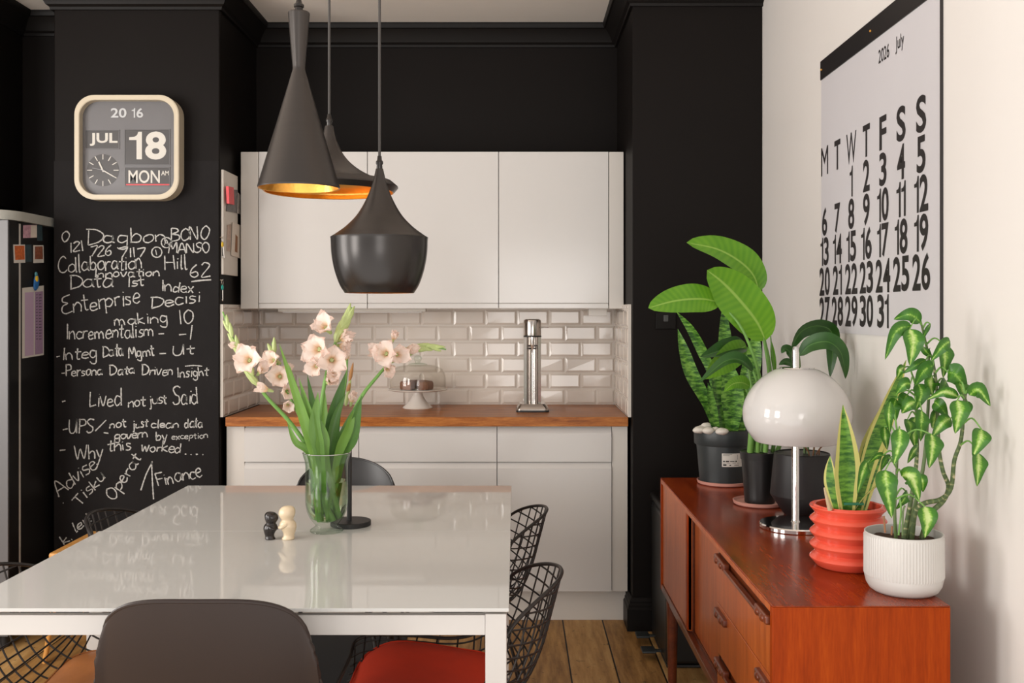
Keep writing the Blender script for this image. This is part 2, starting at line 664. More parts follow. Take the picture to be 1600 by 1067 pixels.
M['fridge_cap'] = plain('fridge_grey_cap', (0.36, 0.36, 0.325), 0.4)
M['black_sheet'] = plain('matt_black_sheet', (0.006, 0.005, 0.005), 0.95, var=0.2, vscale=80)
M['bin'] = plain('black_bin_metal', (0.012, 0.012, 0.012), 0.3)
M['dark_ceramic'] = plain('black_glazed_ceramic', (0.020, 0.016, 0.015), 0.2)
M['cream_ceramic'] = plain('cream_glazed_ceramic', (0.72, 0.58, 0.40), 0.3, var=0.1, vscale=60)
M['board'] = plain('magnetic_white_board', (0.62, 0.57, 0.51), 0.4)
M['stem'] = plain('green_stem', (0.16, 0.34, 0.07), 0.5, var=0.25, vscale=30)
M['stem_dark'] = plain('dark_stem', (0.10, 0.16, 0.05), 0.5, var=0.25, vscale=30)
M['twig'] = plain('dry_brown_stem', (0.26, 0.12, 0.055), 0.8, var=0.3, vscale=50)
M['bud'] = plain('pale_green_bud', (0.42, 0.50, 0.20), 0.5, var=0.25, vscale=40)
M['brown_bud'] = plain('wilted_bud', (0.42, 0.20, 0.07), 0.7, var=0.3, vscale=60)


def cane():
    t = NT('ringed_cane')
    tc = t.t.nodes.new('ShaderNodeTexCoord')
    sp = t.n('ShaderNodeSeparateXYZ', Vector=tc.outputs['UV'])
    nz = t.noise(t.coords(), 60.0)
    w = t.math('SINE', t.math('MULTIPLY_ADD', sp.outputs[1], 150.0, t.math('MULTIPLY', nz, 9.0)))
    k = t.math('ADD', t.math('MULTIPLY', w, 0.28), nz)
    t.set(Base_Color=t.ramp(k, [(0.55, (0.07, 0.11, 0.035)), (0.8, (0.16, 0.20, 0.07)), (0.95, (0.5, 0.42, 0.26))]), Roughness=0.6)
    return t.m


M['cane'] = cane()
M['strel'] = leaf_mat('broad_green_leaf', f_strel, 0.35, 0.25)
M['band'] = leaf_mat('banded_sword_leaf', f_band, 0.4, 0.12)
M['laur'] = leaf_mat('yellow_edged_sword_leaf', f_laur, 0.4, 0.12)
M['dieff'] = leaf_mat('variegated_leaf', f_dieff, 0.36, 0.2)
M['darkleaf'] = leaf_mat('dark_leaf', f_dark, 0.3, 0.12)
M['glad'] = leaf_mat('sword_leaf', f_glad, 0.42, 0.2)
M['petal'] = leaf_mat('peach_petal', f_petal, 0.55, 0.35)
M['dome_glass'] = thin_glass('clear_glass_dome', (0.985, 0.98, 0.97), 0.8)
M['lens'] = thin_glass('clock_lens', (0.97, 0.97, 0.97), 0.5, 0.3, 0.006)
M['vase_glass'] = thin_glass('green_tinted_glass', (0.925, 0.955, 0.925), 1.0, 0.02, 0.045, 9.0)


def water():
    t = NT('vase_water')
    t.set(Base_Color=(0.80, 0.90, 0.66), Roughness=0.0)
    t.b.inputs['Transmission Weight'].default_value = 1.0
    t.b.inputs['IOR'].default_value = 1.15
    return t.m


M['water'] = water()


def chalk():
    t = NT('chalk')
    nz = t.noise(t.coords(), 420.0, 2, 0.7)
    t.set(Base_Color=t.mix(t.smooth(nz, 0.36, 0.6), (0.16, 0.155, 0.15), (0.62, 0.61, 0.58)), Roughness=0.95)
    return t.m


M['chalk'] = chalk()


def blackboard():
    t = NT('blackboard_paint')
    co = t.coords((1, 1, 0.7))
    a = t.noise(co, 4.0, 5, 0.65)
    b = t.noise(co, 26.0, 4, 0.7)
    f = t.math('ADD', t.math('MULTIPLY', a, 0.7), t.math('MULTIPLY', b, 0.3))
    t.set(Base_Color=t.ramp(f, [(0.35, (0.0085, 0.007, 0.007)), (0.6, (0.012, 0.0105, 0.0105)), (0.75, (0.028, 0.026, 0.026))]), Roughness=0.6)
    t.b.inputs['Specular IOR Level'].default_value = 0.10
    return t.m


M['blackboard'] = blackboard()


def floor_boards():
    t = NT('old_pine_boards')
    tc = t.t.nodes.new('ShaderNodeTexCoord')
    geo = t.t.nodes.new('ShaderNodeNewGeometry')
    sp = t.n('ShaderNodeSeparateXYZ', Vector=geo.outputs['Position'])
    x = t.math('DIVIDE', t.math('SUBTRACT', sp.outputs[0], 0.2065), 0.175)
    fr = t.math('FRACT', x)
    idx = t.math('FLOOR', x)
    edge = t.math('MINIMUM', fr, t.math('SUBTRACT', 1.0, fr))
    rnd = t.n('ShaderNodeTexWhiteNoise', _noise_dimensions='1D', W=idx).outputs[0]
    mp = t.n('ShaderNodeMapping', Vector=geo.outputs['Position'])
    mp.inputs['Scale'].default_value = (14, 1.6, 1)
    g = t.noise(mp.outputs[0], 2.2, 6, 0.65)
    st = t.noise(geo.outputs['Position'], 26.0, 4, 0.7)
    c = t.ramp(t.math('ADD', t.math('MULTIPLY', g, 0.75), t.math('MULTIPLY', rnd, 0.22)),
               [(0.3, (0.22, 0.105, 0.030)), (0.5, (0.43, 0.235, 0.078)), (0.72, (0.62, 0.39, 0.16))])
    c = t.mix(t.smooth(st, 0.60, 0.72), c, (0.06, 0.032, 0.016))
    c = t.mix(t.smooth(edge, 0.022, 0.012), c, (0.006, 0.004, 0.003))
    t.set(Base_Color=c, Roughness=0.5)
    t.b.inputs['Specular IOR Level'].default_value = 0.25
    t.bump(t.math('ADD', t.smooth(edge, 0.0, 0.03), t.math('MULTIPLY', g, 0.1)), 0.5, 0.004)
    return t.m


M['floor'] = floor_boards()
M['worktop'] = wood('oiled_worktop', srgb(112, 58, 20), srgb(160, 94, 38), srgb(190, 124, 60), (1.2, 9, 9), 0.34, 4.0, spec=0.25)
M['teak_top'] = wood('teak_top', srgb(98, 30, 3), srgb(136, 48, 8), srgb(158, 66, 14), (8, 1.0, 8), 0.26, 4.0, coat=0.22, spec=0.25)
M['teak_end'] = wood('teak_end', srgb(126, 42, 0), srgb(148, 54, 2), srgb(166, 68, 6), (9, 9, 0.8), 0.45, 4.0, coat=0.0, spec=0.12)
M['teak_front'] = wood('teak_front', srgb(150, 66, 16), srgb(176, 84, 26), srgb(196, 102, 38), (9, 9, 0.8), 0.34, 4.0, coat=0.15)
M['teak_dark'] = wood('teak_dark', srgb(78, 32, 14), srgb(104, 46, 22), srgb(122, 58, 30), (6, 1.5, 6), 0.3, 4.0, coat=0.3)
M['pale_wood'] = wood('pale_wood', srgb(190, 130, 62), srgb(206, 148, 78), srgb(222, 168, 98), (8, 8, 1), 0.45, 4.0)

# ------------------------------------------------------------------ the room shell
XW, XN0, XN1 = 1.056, -1.283, 0.500        # right wall; niche left / right
YB, YL, YR, ZC = 4.90, 4.29, 4.24, 2.77    # back wall; left and right chimney breast fronts; ceiling
struct('floor', MB().box((-4.2, 1.0, -0.06), (XW + 0.12, 5.0, 0.0)), M['floor'])
struct('ceiling', MB().box((-4.2, 1.2, ZC), (XW + 0.12, 5.0, ZC + 0.08)), M['ceiling'])
struct('wall_back', MB().box((-2.75, YB, 0), (XW + 0.12, YB + 0.1, ZC)), M['black_wall'])
struct('wall_right', MB().box((XW, -2.5, 0), (XW + 0.12, YB, ZC)), M['white_wall'])
struct('wall_left_chimney_breast', MB().box((-2.0, YL, 0), (XN0, YB, ZC), 0.004, 1), M['black_wall'])
struct('wall_right_chimney_breast', MB().box((XN1, YR, 0), (XW, YB, ZC), 0.004, 1), M['black_wall'])
struct('wall_left_recess', MB().box((-2.75, 4.70, 0), (-2.0, YB, ZC)), M['black_wall'])
struct('wall_left', MB().box((-2.85, 3.3, 0), (-2.75, YB, ZC)), M['black_wall'])
struct('wall_left_bulkhead', MB().box((-2.75, 4.30, 1.84), (-2.34, 4.70, ZC)), M['black_wall'])
cprof = [(0, ZC - .105), (.012, ZC - .105), (.014, ZC - .094), (.026, ZC - .085), (.040, ZC - .055), (.062, ZC - .028), (.070, ZC - .026), (.076, ZC - .012), (.076, ZC), (0, ZC)]
struct('trim_1', MB().sweep_plan([(-2.75, 4.30), (-2.34, 4.30), (-2.34, 4.70), (-2.0, 4.70), (-2.0, YL), (XN0, YL), (XN0, YB), (XN1, YB), (XN1, YR), (XW, YR)], cprof), M['black_trim'], smooth=25)
bprof = [(0, 0), (.026, 0), (.026, .092), (.020, .100), (.020, .108), (.014, .116), (.014, .124), (.006, .138), (0, .140)]
struct('baseboard_right', MB().sweep_plan([(XN1, 4.385), (XN1, YR), (XW, YR)], bprof), M['black_trim'], smooth=25)
struct('baseboard_left', MB().sweep_plan([(-2.0, 4.69), (-2.0, YL), (XN0, YL)], bprof), M['black_trim'], smooth=25)

# chalk-painted board on the left chimney breast, with its handwriting
bd = tag(obj('chalkboard', MB().box((-1.998, YL - .004, 0.142), (XN0 - .003, YL - .0005, 2.012)), M['blackboard']),
         'blackboard panel covered in white chalk handwriting below the wall clock', 'chalkboard')
GL = {
 'A': (.62, [[(0, 0), (.28, 1), (.58, 0)], [(.1, .36), (.48, .36)]]),
 'B': (.55, [[(.04, 0), (.04, 1)], [(.04, 1), (.36, .96), (.42, .76), (.06, .54)], [(.06, .54), (.46, .46), (.48, .12), (.04, 0)]]),
 'C': (.6, [[(.55, .86), (.36, 1), (.1, .8), (.02, .4), (.16, .04), (.4, 0), (.58, .16)]]),
 'D': (.62, [[(.06, .02), (.08, 1)], [(0, .98), (.34, .94), (.58, .6), (.46, .18), (.06, 0)]]),
 'E': (.6, [[(.52, 1), (.2, .9), (.12, .66), (.36, .54), (.1, .42), (.02, .14), (.2, 0), (.52, .1)]]),
 'F': (.5, [[(.06, 0), (.06, 1)], [(.02, .98), (.48, .96)], [(.06, .54), (.4, .54)]]),
 'H': (.6, [[(.04, 0), (.06, 1)], [(.06, .5), (.5, .52)], [(.52, 0), (.5, 1)]]),
 'I': (.2, [[(.08, 0), (.08, 1)]]),
 'L': (.5, [[(.12, 1), (.02, .1), (.1, .02), (.46, .08)]]),
 'M': (.7, [[(0, 0), (.1, 1), (.32, .4), (.54, 1), (.64, 0)]]),
 'N': (.6, [[(.02, 0), (.04, 1), (.48, .02), (.52, 1)]]),
 'O': (.6, [[(.3, 1), (.06, .74), (.04, .3), (.26, 0), (.5, .24), (.54, .7), (.3, 1)]]),
 'P': (.5, [[(.04, 0), (.06, 1)], [(.02, .98), (.4, .94), (.44, .6), (.06, .46)]]),
 'S': (.55, [[(.5, .9), (.28, 1), (.06, .82), (.2, .56), (.42, .4), (.4, .1), (.16, 0), (0, .14)]]),
 'T': (.55, [[(.26, 0), (.26, 1)], [(0, .98), (.52, 1)]]),
 'U': (.6, [[(.04, 1), (.04, .3), (.2, 0), (.42, .16), (.5, 1)], [(.5, 1), (.52, 0)]]),
 'W': (.75, [[(0, 1), (.14, 0), (.34, .7), (.52, 0), (.7, 1)]]),
 'a': (.5, [[(.4, .5), (.16, .56), (.02, .24), (.16, 0), (.36, .14), (.4, .54), (.4, .1), (.48, 0)]]),
 'b': (.48, [[(.04, 1), (.05, .02)], [(.05, .3), (.24, .56), (.42, .34), (.32, .04), (.05, .04)]]),
 'c': (.42, [[(.38, .48), (.16, .56), (.02, .26), (.14, .02), (.38, .08)]]),
 'd': (.5, [[(.4, .46), (.16, .56), (.02, .24), (.16, 0), (.38, .16)], [(.42, 1), (.4, 0)]]),
 'e': (.44, [[(.04, .28), (.36, .34), (.28, .54), (.08, .46), (.04, .14), (.2, 0), (.4, .1)]]),
 'g': (.48, [[(.38, .5), (.14, .54), (.04, .24), (.2, .04), (.38, .2)], [(.4, .54), (.38, -.3), (.16, -.38), (.02, -.24)]]),
 'h': (.46, [[(.04, 1), (.04, 0)], [(.04, .34), (.24, .56), (.36, .38), (.38, 0)]]),
 'i': (.2, [[(.08, .54), (.08, 0)], [(.08, .74), (.1, .78)]]),
 'j': (.26, [[(.16, .54), (.14, -.26), (0, -.34)], [(.16, .74), (.18, .78)]]),
 'k': (.46, [[(.04, 1), (.04, 0)], [(.36, .54), (.06, .26), (.4, 0)]]),
 'l': (.2, [[(.08, 1), (.06, .06), (.14, 0)]]),
 'm': (.7, [[(.03, .54), (.03, 0)], [(.03, .36), (.2, .56), (.3, .36), (.3, 0)], [(.3, .36), (.46, .56), (.58, .36), (.6, 0)]]),
 'n': (.48, [[(.03, .54), (.03, 0)], [(.03, .34), (.22, .56), (.36, .38), (.38, 0)]]),
 'o': (.46, [[(.22, .54), (.04, .36), (.06, .1), (.22, 0), (.4, .18), (.36, .46), (.22, .54)]]),
 'p': (.48, [[(.04, .54), (.04, -.38)], [(.04, .4), (.24, .56), (.42, .34), (.28, .06), (.05, .08)]]),
 'r': (.36, [[(.04, .54), (.04, 0)], [(.04, .34), (.16, .52), (.34, .52)]]),
 's': (.38, [[(.34, .48), (.14, .54), (.08, .36), (.3, .2), (.22, .02), (.02, .04)]]),
 't': (.36, [[(.16, .86), (.16, .08), (.3, .02)], [(0, .56), (.34, .58)]]),
 'u': (.48, [[(.03, .54), (.05, .12), (.2, 0), (.36, .16), (.38, .54), (.38, 0)]]),
 'v': (.42, [[(.02, .54), (.16, 0), (.38, .56)]]),
 'w': (.6, [[(.02, .54), (.12, 0), (.28, .44), (.42, 0), (.56, .56)]]),
 'x': (.44, [[(.02, .54), (.38, 0)], [(.4, .56), (.02, 0)]]),
 'y': (.44, [[(.02, .54), (.18, .08)], [(.4, .56), (.14, -.34), (.0, -.38)]]),
 '0': (.5, [[(.24, 1), (.05, .7), (.05, .26), (.22, 0), (.4, .26), (.42, .72), (.24, 1)]]),
 '1': (.22, [[(.1, 1), (.1, 0)]]),
 '2': (.5, [[(.04, .8), (.2, 1), (.38, .78), (.02, 0), (.44, .04)]]),
 '6': (.5, [[(.38, .96), (.1, .6), (.04, .2), (.22, 0), (.42, .18), (.32, .46), (.08, .34)]]),
 '7': (.5, [[(.02, .94), (.44, .98), (.16, 0)]]),
 '/': (.4, [[(0, 0), (.34, .9)]]), '-': (.4, [[(.04, .34), (.32, .38)]]), '.': (.2, [[(.06, 0), (.1, .04)]]), '!': (.2, [[(.08, 1), (.07, .3)], [(.07, .02), (.1, .06)]]), ' ': (.4, []),
}
ck = MB()


def stroke(pts, w=1.7):
    """chalk line along photo pixels, laid on the board as a ribbon of uneven width"""
    cs = catmull([(x, y, 0) for x, y in pts], max(2, int(sum(math.dist(a, b) for a, b in zip(pts, pts[1:])) / 1.3)))
    vs = []
    for i, p in enumerate(cs):
        t = cs[min(i + 1, len(cs) - 1)] - cs[max(i - 1, 0)]
        t = t.normalized() if t.length > 0 else Vector((1, 0, 0))
        h = w * random.uniform(0.36, 0.72)
        for s in (-1, 1):
            q = P(p.x - t.y * h * s, p.y + t.x * h * s, YL - .0046)
            vs.append(q)
    ck.add(vs, [[2 * i, 2 * i + 1, 2 * i + 3, 2 * i + 2] for i in range(len(cs) - 1)])


def write(word, x0, y0, x1, y1, h, w=1.7, slant=0.0):
    """handwriting from baseline start (x0, y0) to baseline end (x1, y1), capital height h, all in photo pixels"""
    tot = sum(GL[c][0] for c in word)
    L = math.dist((x0, y0), (x1, y1))
    ex, ey = (x1 - x0) / L, (y1 - y0) / L
    k = L / tot
    a = 0
    for c in word:
        j = random.uniform(-.06, .06) * h
        jh, js, jx = random.uniform(.88, 1.14), slant + random.uniform(-.06, .16), random.uniform(.9, 1.08)
        for st in GL[c][1]:
            pts = []
            for gx, gy in st:
                u = (a + gx * jx + random.uniform(-.02, .02)) * k + js * gy * h
                v = (gy * jh + random.uniform(-.025, .025)) * h + j
                pts.append((x0 + ex * u + ey * v, y0 + ey * u - ex * v))
            stroke(pts, w)
        a += GL[c][0]


for args in [
 ('O', 96, 378, 109, 377, 16), ('Dagbon', 135, 382, 262, 377, 22), ('BONO', 267, 376, 328, 373, 20), ('121', 108, 394, 133, 392, 15),
 ('726', 140, 400, 176, 398, 15), ('7117', 186, 404, 229, 401, 15), ('MANSO', 263, 396, 329, 394, 15), ('Collaboration', 91, 425, 224, 420, 24),
 ('Hill', 257, 421, 294, 419, 21), ('62', 297, 434, 331, 433, 20), ('Innovation', 147, 434, 251, 431, 14), ('Data', 108, 452, 177, 447, 24), ('1st', 199, 448, 227, 445, 15),
 ('Index', 252, 455, 304, 457, 18), ('Enterprise', 97, 492, 221, 473, 26), ('Decisi', 235, 481, 316, 472, 19), ('making', 178, 508, 264, 504, 17), ('10', 280, 508, 304, 505, 20),
 ('Incrementalism', 103, 530, 241, 526, 22), ('-', 246, 526, 260, 526, 12), ('-1', 278, 530, 303, 530, 20), ('-', 88, 561, 95, 560, 8), ('Integ', 97, 562, 153, 560, 19), ('Data', 160, 558, 194, 555, 19),
 ('Mgmt', 201, 560, 242, 554, 17), ('-', 248, 556, 262, 556, 12), ('Ut', 269, 557, 305, 552, 16), ('-Persona', 95, 588, 161, 586, 16), ('Data', 171, 586, 211, 584, 16), ('Driven', 221, 586, 271, 587, 16), ('Insight', 277, 590, 326, 587, 16),
 ('-', 97, 632, 105, 630, 12), ('Lived', 140, 636, 191, 633, 25), ('not', 200, 636, 228, 634, 16), ('just', 233, 633, 262, 630, 17), ('Said', 270, 633, 311, 631, 26),
 ('-UPS', 97, 678, 149, 676, 23), ('/', 149, 672, 166, 672, 18), ('not', 171, 669, 199, 667, 14), ('just', 207, 669, 232, 667, 14), ('clean', 236, 669, 280, 668, 13), ('data', 288, 668, 317, 667, 15),
 ('-', 160, 679, 171, 681, 10), ('govern', 178, 686, 232, 684, 14), ('by', 243, 688, 262, 687, 15), ('exception', 268, 687, 326, 684, 10, 1.2),
 ('-', 93, 707, 105, 706, 8), ('Why', 117, 719, 162, 714, 23), ('this', 168, 706, 207, 702, 18), ('worked', 220, 704, 284, 708, 16), ('....', 286, 710, 322, 710, 12),
 ('Advise', 91, 776, 155, 728, 23), ('Tisku', 124, 792, 168, 744, 18), ('Operat', 178, 784, 222, 714, 18), ('Finance', 246, 760, 318, 744, 22),
 ('ler!', 118, 832, 146, 812, 17), ('k.', 100, 852, 116, 842, 16), ('.', 96, 788, 103, 784, 10)]:
    write(*args)
for cx, cy in ((245, 394), (260, 379)):
    stroke([(cx + 8 * math.cos(a / 10 * 2 * PI), cy + 8 * math.sin(a / 10 * 2 * PI)) for a in range(11)])
write('A', 257, 383, 264, 382, 9, 1.3)
write('1', 243, 399, 248, 398, 9, 1.3)
stroke([(299, 440), (315, 438), (330, 437)], 2.2)
stroke([(220, 766), (228, 742), (237, 724), (237, 724), (238, 750), (240, 780)], 1.8)
stroke([(289, 572), (303, 571), (316, 572)], 1.6)
ch = obj('chalk_handwriting', ck, M['chalk'], bd, smooth=0)
ch['label'] = 'white chalk handwriting'

# ------------------------------------------------------------------ kitchen run in the niche
WY = 4.30                                          # worktop front
tag(obj('worktop', MB().box((XN0 + .022, WY, .8615), (XN1 - .012, YB - .012, .9025), .003), M['worktop']),
    'oiled brown wooden worktop across the white base cabinets', 'worktop')
# tiled splashback: back wall and both returns
grout = struct('trim_2', MB().box((XN0 + .012, YB - .012, .9025), (XN1 - .012, YB, 1.39)).box((XN0, WY - .002, .9025), (XN0 + .012, YB, 1.392)).box((XN1 - .012, WY - .002, .9025), (XN1, YB, 1.392)), M['grout'])
tl = MB()


def tiles(o, ux, uz, un, width, first, z0, z1, pu=.157, pv=.078):
    o, ux, uz, un = [Vector(q) for q in (o, ux, uz, un)]
    row = 0
    z = z0
    while z < z1 - .01:
        za, zb = z + .0015, min(z + pv - .0015, z1)
        u = (first if row % 2 == 0 else first + pu / 2) - 3 * pu
        while u < width:
            a, b = max(u + .0015, 0), min(u + pu - .0015, width)
            if b - a > .012:
                e = min(.011, (b - a) * .3)
                t = [random.uniform(.0045, .0062) for _ in range(4)]
                q = [o + ux * x + uz * y for x, y in ((a, za), (b, za), (b, zb), (a, zb))]
                p = [o + ux * x + uz * y + un * h for (x, y), h in zip(((a + e, za + e), (b - e, za + e), (b - e, zb - e), (a + e, zb - e)), t)]
                tl.add(q + p, [[0, 1, 5, 4], [1, 2, 6, 5], [2, 3, 7, 6], [3, 0, 4, 7], [4, 5, 6, 7]])
            u += pu
        z += pv
        row += 1


tiles((XN0 + .012, YB - .0115, 0), (1, 0, 0), (0, 0, 1), (0, -1, 0), XN1 - XN0 - .024, (.242 - XN0 - .012) % .157, .9025, 1.385)
tiles((XN0 + .0115, WY, 0), (0, 1, 0), (0, 0, 1), (1, 0, 0), YB - WY - .013, .07, .9025, 1.39)
tiles((XN1 - .0115, WY, 0), (0, 1, 0), (0, 0, 1), (-1, 0, 0), YB - WY - .013, .07, .9025, 1.39)
struct('tiles', tl, M['tile'], grout, smooth=0)

XA, XB, XC_, XD, XE, XF = [(q - CX) * 4.32 / FP for q in (352.5, 381, 560.5, 776.5, 956, 981)]
FRY = 4.322                                        # door faces


def front(mb, x0, x1, z0, z1, y, lip_top=True):
    """handleless door or drawer face: flat slab whose gripping edge is cut back at an angle"""
    t = .020
    if lip_top:
        pr = [(y, z0), (y + t, z0), (y + t, z1), (y + .013, z1), (y + .010, z1 - .004), (y, z1 - .024)]
    else:
        pr = [(y, z1), (y + t, z1), (y + t, z0), (y + .002, z0), (y, z0 + .003), (y, z0 + .021), (y + .005, z0 + .024), (y, z0 + .027)]
    mb.prism(pr, ((x0, 0, 0), (0, 1, 0), (0, 0, 1), (1, 0, 0)), 0, x1 - x0)


for (x0, x1, lab) in ((XB, XC_, 'white base cabinet with a drawer at the left end under the worktop'), (XC_, XD, 'widest white base cabinet in the middle, behind the flower vase'), (XD, XE, 'white base cabinet with drawer under the steel sparkling water maker')):
    c = thing('base_cabinet', lab, 'kitchen cabinet', ((x0 + x1) / 2, 4.6, .138), 'white base cabinets')
    obj('carcass', MB().box((x0 + .001, FRY + .021, .138), (x1 - .001, YB - .02, .8605)), M['carcass'], c)
    d = MB()
    front(d, x0 + .0015, x1 - .0015, .7055, .853, FRY)
    obj('drawer', d, M['cabinet'], c, 25)
    d = MB()
    front(d, x0 + .0015, x1 - .0015, .1405, .7005, FRY)
    obj('door', d, M['cabinet'], c, 25)
tag(obj('filler_panel', MB().box((XA, FRY + .012, .138), (XB - .001, FRY + .03, .8605), .001, 1), M['carcass']), 'narrow white filler panel left of the base cabinets', 'panel')
tag(obj('filler_panel', MB().box((XE + .001, FRY + .008, .138), (XF, FRY + .026, .8605), .001, 1), M['carcass']), 'narrow white filler panel right of the base cabinets', 'panel')
tag(obj('plinth', MB().box((XA, 4.372, 0), (XF - .004, 4.388, .1365), .001, 1), M['carcass']), 'white plinth board under the base cabinets', 'plinth')

# wall cabinets
WC = 4.53
wx = [(q - CX) * WC / FP for q in (404, 574, 779, 951)]
wz0, wz1 = 1.378, 2.091
for i, lab in enumerate(('left white wall cabinet, behind the tall pendant lamp', 'widest white wall cabinet in the middle, behind the fat pendant lamp', 'right white wall cabinet, above the steel sparkling water maker')):
    c = thing('wall_cabinet', lab, 'kitchen cabinet', ((wx[i] + wx[i + 1]) / 2, 4.7, wz0), 'white wall cabinets')
    obj('carcass', MB().box((wx[i] + .001, WC + .021, wz0 + .002), (wx[i + 1] - .001, YB - .0005, wz1)), M['carcass'], c)
    d = MB()
    front(d, wx[i] + .0018, wx[i + 1] - .0018, wz0 - .004, wz1, WC, False)
    obj('door', d, M['cabinet'], c, 25)
xl = (376 - CX) * WC / FP
xr = (974.5 - CX) * WC / FP
tag(obj('filler_panel', MB().box((xl, WC + .002, wz0 - .004), (wx[0] - .002, WC + .02, wz1), .001, 1), M['carcass']), 'tall white filler panel beside the left wall cabinet', 'panel')
tag(obj('filler_panel', MB().box((wx[3] + .002, WC + .002, wz0 - .004), (xr, WC + .02, wz1), .001, 1), M['carcass']), 'tall white filler panel beside the right wall cabinet', 'panel')
ls = thing('strip_light', 'slim white strip light fixed under the left wall cabinets', 'light', (-.75, 4.66, 1.358))
obj('housing', MB().box((-1.11, 4.62, 1.360), (-.42, 4.66, 1.378), .003), M['print_white'], ls)
obj('diffuser', MB().box((-1.09, 4.628, 1.3555), (-.44, 4.652, 1.3602), .001), M['opal'], ls)
tag(obj('junction_box', MB().box((.34, 4.62, 1.340), (.425, 4.70, 1.378), .003), M['carcass']), 'small white box fixed under the right wall cabinet', 'box')

# cake stand, dome and cake
cs = Vector((-.4665, 4.712, .9025))
st = MB().lathe([(0, 0), (.070, 0), (.0715, .004), (.060, .014), (.040, .034), (.027, .055), (.022, .072), (.024, .080), (.060, .0815), (.125, .083), (.140, .087), (.1425, .090), (.140, .0915), (.122, .0885), (0, .087)], cs, 64)
tag(obj('cake_stand', st, M['porcelain'], loc=cs), 'white footed cake stand on the wooden worktop', 'cake stand')
dm = thing('cake_dome', 'clear glass cake dome covering the cake stand', 'dome', cs + Vector((0, 0, .092)))
pr = [(.133, 0), (.1335, .02), (.133, .05), (.128, .075), (.116, .093), (.098, .104), (.072, .110), (.03, .112), (0, .1125)]
inn = [(max(r - .003, 0), z - (.003 if z > .09 else 0)) for r, z in pr]
obj('glass_shell', MB().lathe(pr + inn[::-1], cs + Vector((0, 0, .0925)), 64), M['dome_glass'], dm)
obj('knob', MB().lathe([(.045, .1115), (.042, .117), (.030, .120), (.012, .122), (.011, .128), (.017, .134), (.0195, .143), (.016, .152), (.008, .157), (0, .158)], cs + Vector((0, 0, .0925)), 40), M['vase_glass'], dm)
ckm = MB()
ckp = [(0, 0), (.075, 0), (.077, .006), (.077, .028), (.072, .036), (.04, .041), (0, .043)]
ckc = cs + Vector((-.006, 0, .0905))
def cake_piece(a0, a1, off):
    n = 18
    vs, fs = [], []
    for k in range(n + 1):
        a = a0 + (a1 - a0) * k / n
        vs += [ckc + off + Vector((r * math.cos(a), r * math.sin(a), z)) for r, z in ckp]
    m = len(ckp)
    for k in range(n):
        fs += [[k * m + i, k * m + i + 1, (k + 1) * m + i + 1, (k + 1) * m + i] for i in range(m - 1)]
    fs.append(list(range(m)))
    fs.append([n * m + i for i in range(m)])
    ckm.add(vs, fs)
cake_piece(math.radians(-268), math.radians(-104), Vector((-.002, 0, 0)))
cake_piece(math.radians(-78), math.radians(60), Vector((.003, 0, 0)))
tag(obj('cake', ckm, M['cake'], loc=ckc), 'brown cut cake under the glass dome', 'cake')

# sparkling water maker
sw = Vector((.0765, 4.585, .9025))
sm = thing('sparkling_water_maker', 'polished steel sparkling water maker on the worktop', 'soda maker', sw)
fr = (sw, (1, 0, 0), (0, 1, 0), (0, 0, 1))
b0 = [(x, y) for x, y in round_rect(.146, .165, .02)]
bm_ = MB()
n0 = len(b0)
lv = [(1.0, .008), (.985, .016), (.86, .030), (.80, .036)]
vs = [sw + Vector((x * k, y * k, z)) for k, z in lv for x, y in b0]
bm_.add(vs, [[j * n0 + i, j * n0 + (i + 1) % n0, (j + 1) * n0 + (i + 1) % n0, (j + 1) * n0 + i] for j in range(3) for i in range(n0)] + [list(range(n0)), [3 * n0 + i for i in range(n0)]])
obj('drip_tray_base', bm_, M['steel'], sm, 30)
obj('foot', MB().prism(round_rect(.150, .168, .02), fr, 0, .0085), M['black_rubber'], sm)
# tower: tall rounded body with a concave channel down its front
ol = []
R = .0395
for k in range(25):
    a = math.radians(0 + 180 * k / 24)
    ol.append((R * math.cos(a), .035 + R * math.sin(a)))
ol += [(-R, .0), (-R, -.012)]
for k in range(13):
    a = math.radians(180 - 180 * k / 12)
    ol.append((.026 * math.cos(a), -.014 + .03 * math.sin(a)))
ol += [(R, -.012), (R, .0)]
obj('tower', MB().prism(ol, fr, .034, .345), M['steel'], sm, 30)
hd = MB().lathe([(0, .343), (.026, .343), (.0395, .347), (.040, .350), (.040, .412), (.038, .419), (.030, .423), (0, .424)], sw + Vector((0, -.012, 0)), 48)
hd.prism([(x, y + .02) for x, y in round_rect(.079, .105, .035)], fr, .346, .418)
obj('head', hd, M['steel'], sm, 30)
obj('rim', MB().lathe([(.0405, .341), (.0415, .344), (.0405, .3475), (.03, .3475), (.03, .341)], sw + Vector((0, -.012, 0)), 48, True), M['black_rubber'], sm)
obj('nozzle', MB().lathe([(.010, .343), (.0095, .30), (.0045, .285), (.0045, .262), (0, .261)], sw + Vector((0, -.012, 0)), 24), M['chrome'], sm)
lv = obj('lever', MB().tube([sw + Vector((.036, -.018, .386)), sw + Vector((.055, -.022, .386)), sw + Vector((.074, -.026, .387))], [.0035, .003, .0035], 12), M['chrome'], sm)
for s in (-1, 1):      # two split black bars: the mark on the front of the tower
    em = MB()
    for dz in (.283, .295):
        for q in range(8):
            a0, a1 = [math.radians(270 + s * (12 + 6.2 * w)) for w in (q, q + 1)]
            rr = .0268
            vs = [sw + Vector((rr * math.cos(a), -.014 + .03 * abs(math.sin(a)) - .0007, dz + h)) for a, h in ((a0, 0), (a1, 0), (a1, .0075), (a0, .0095))]
            em.add(vs, [[0, 1, 2, 3]])
    obj('emblem_bars', em, M['print_black'], sm, 0)
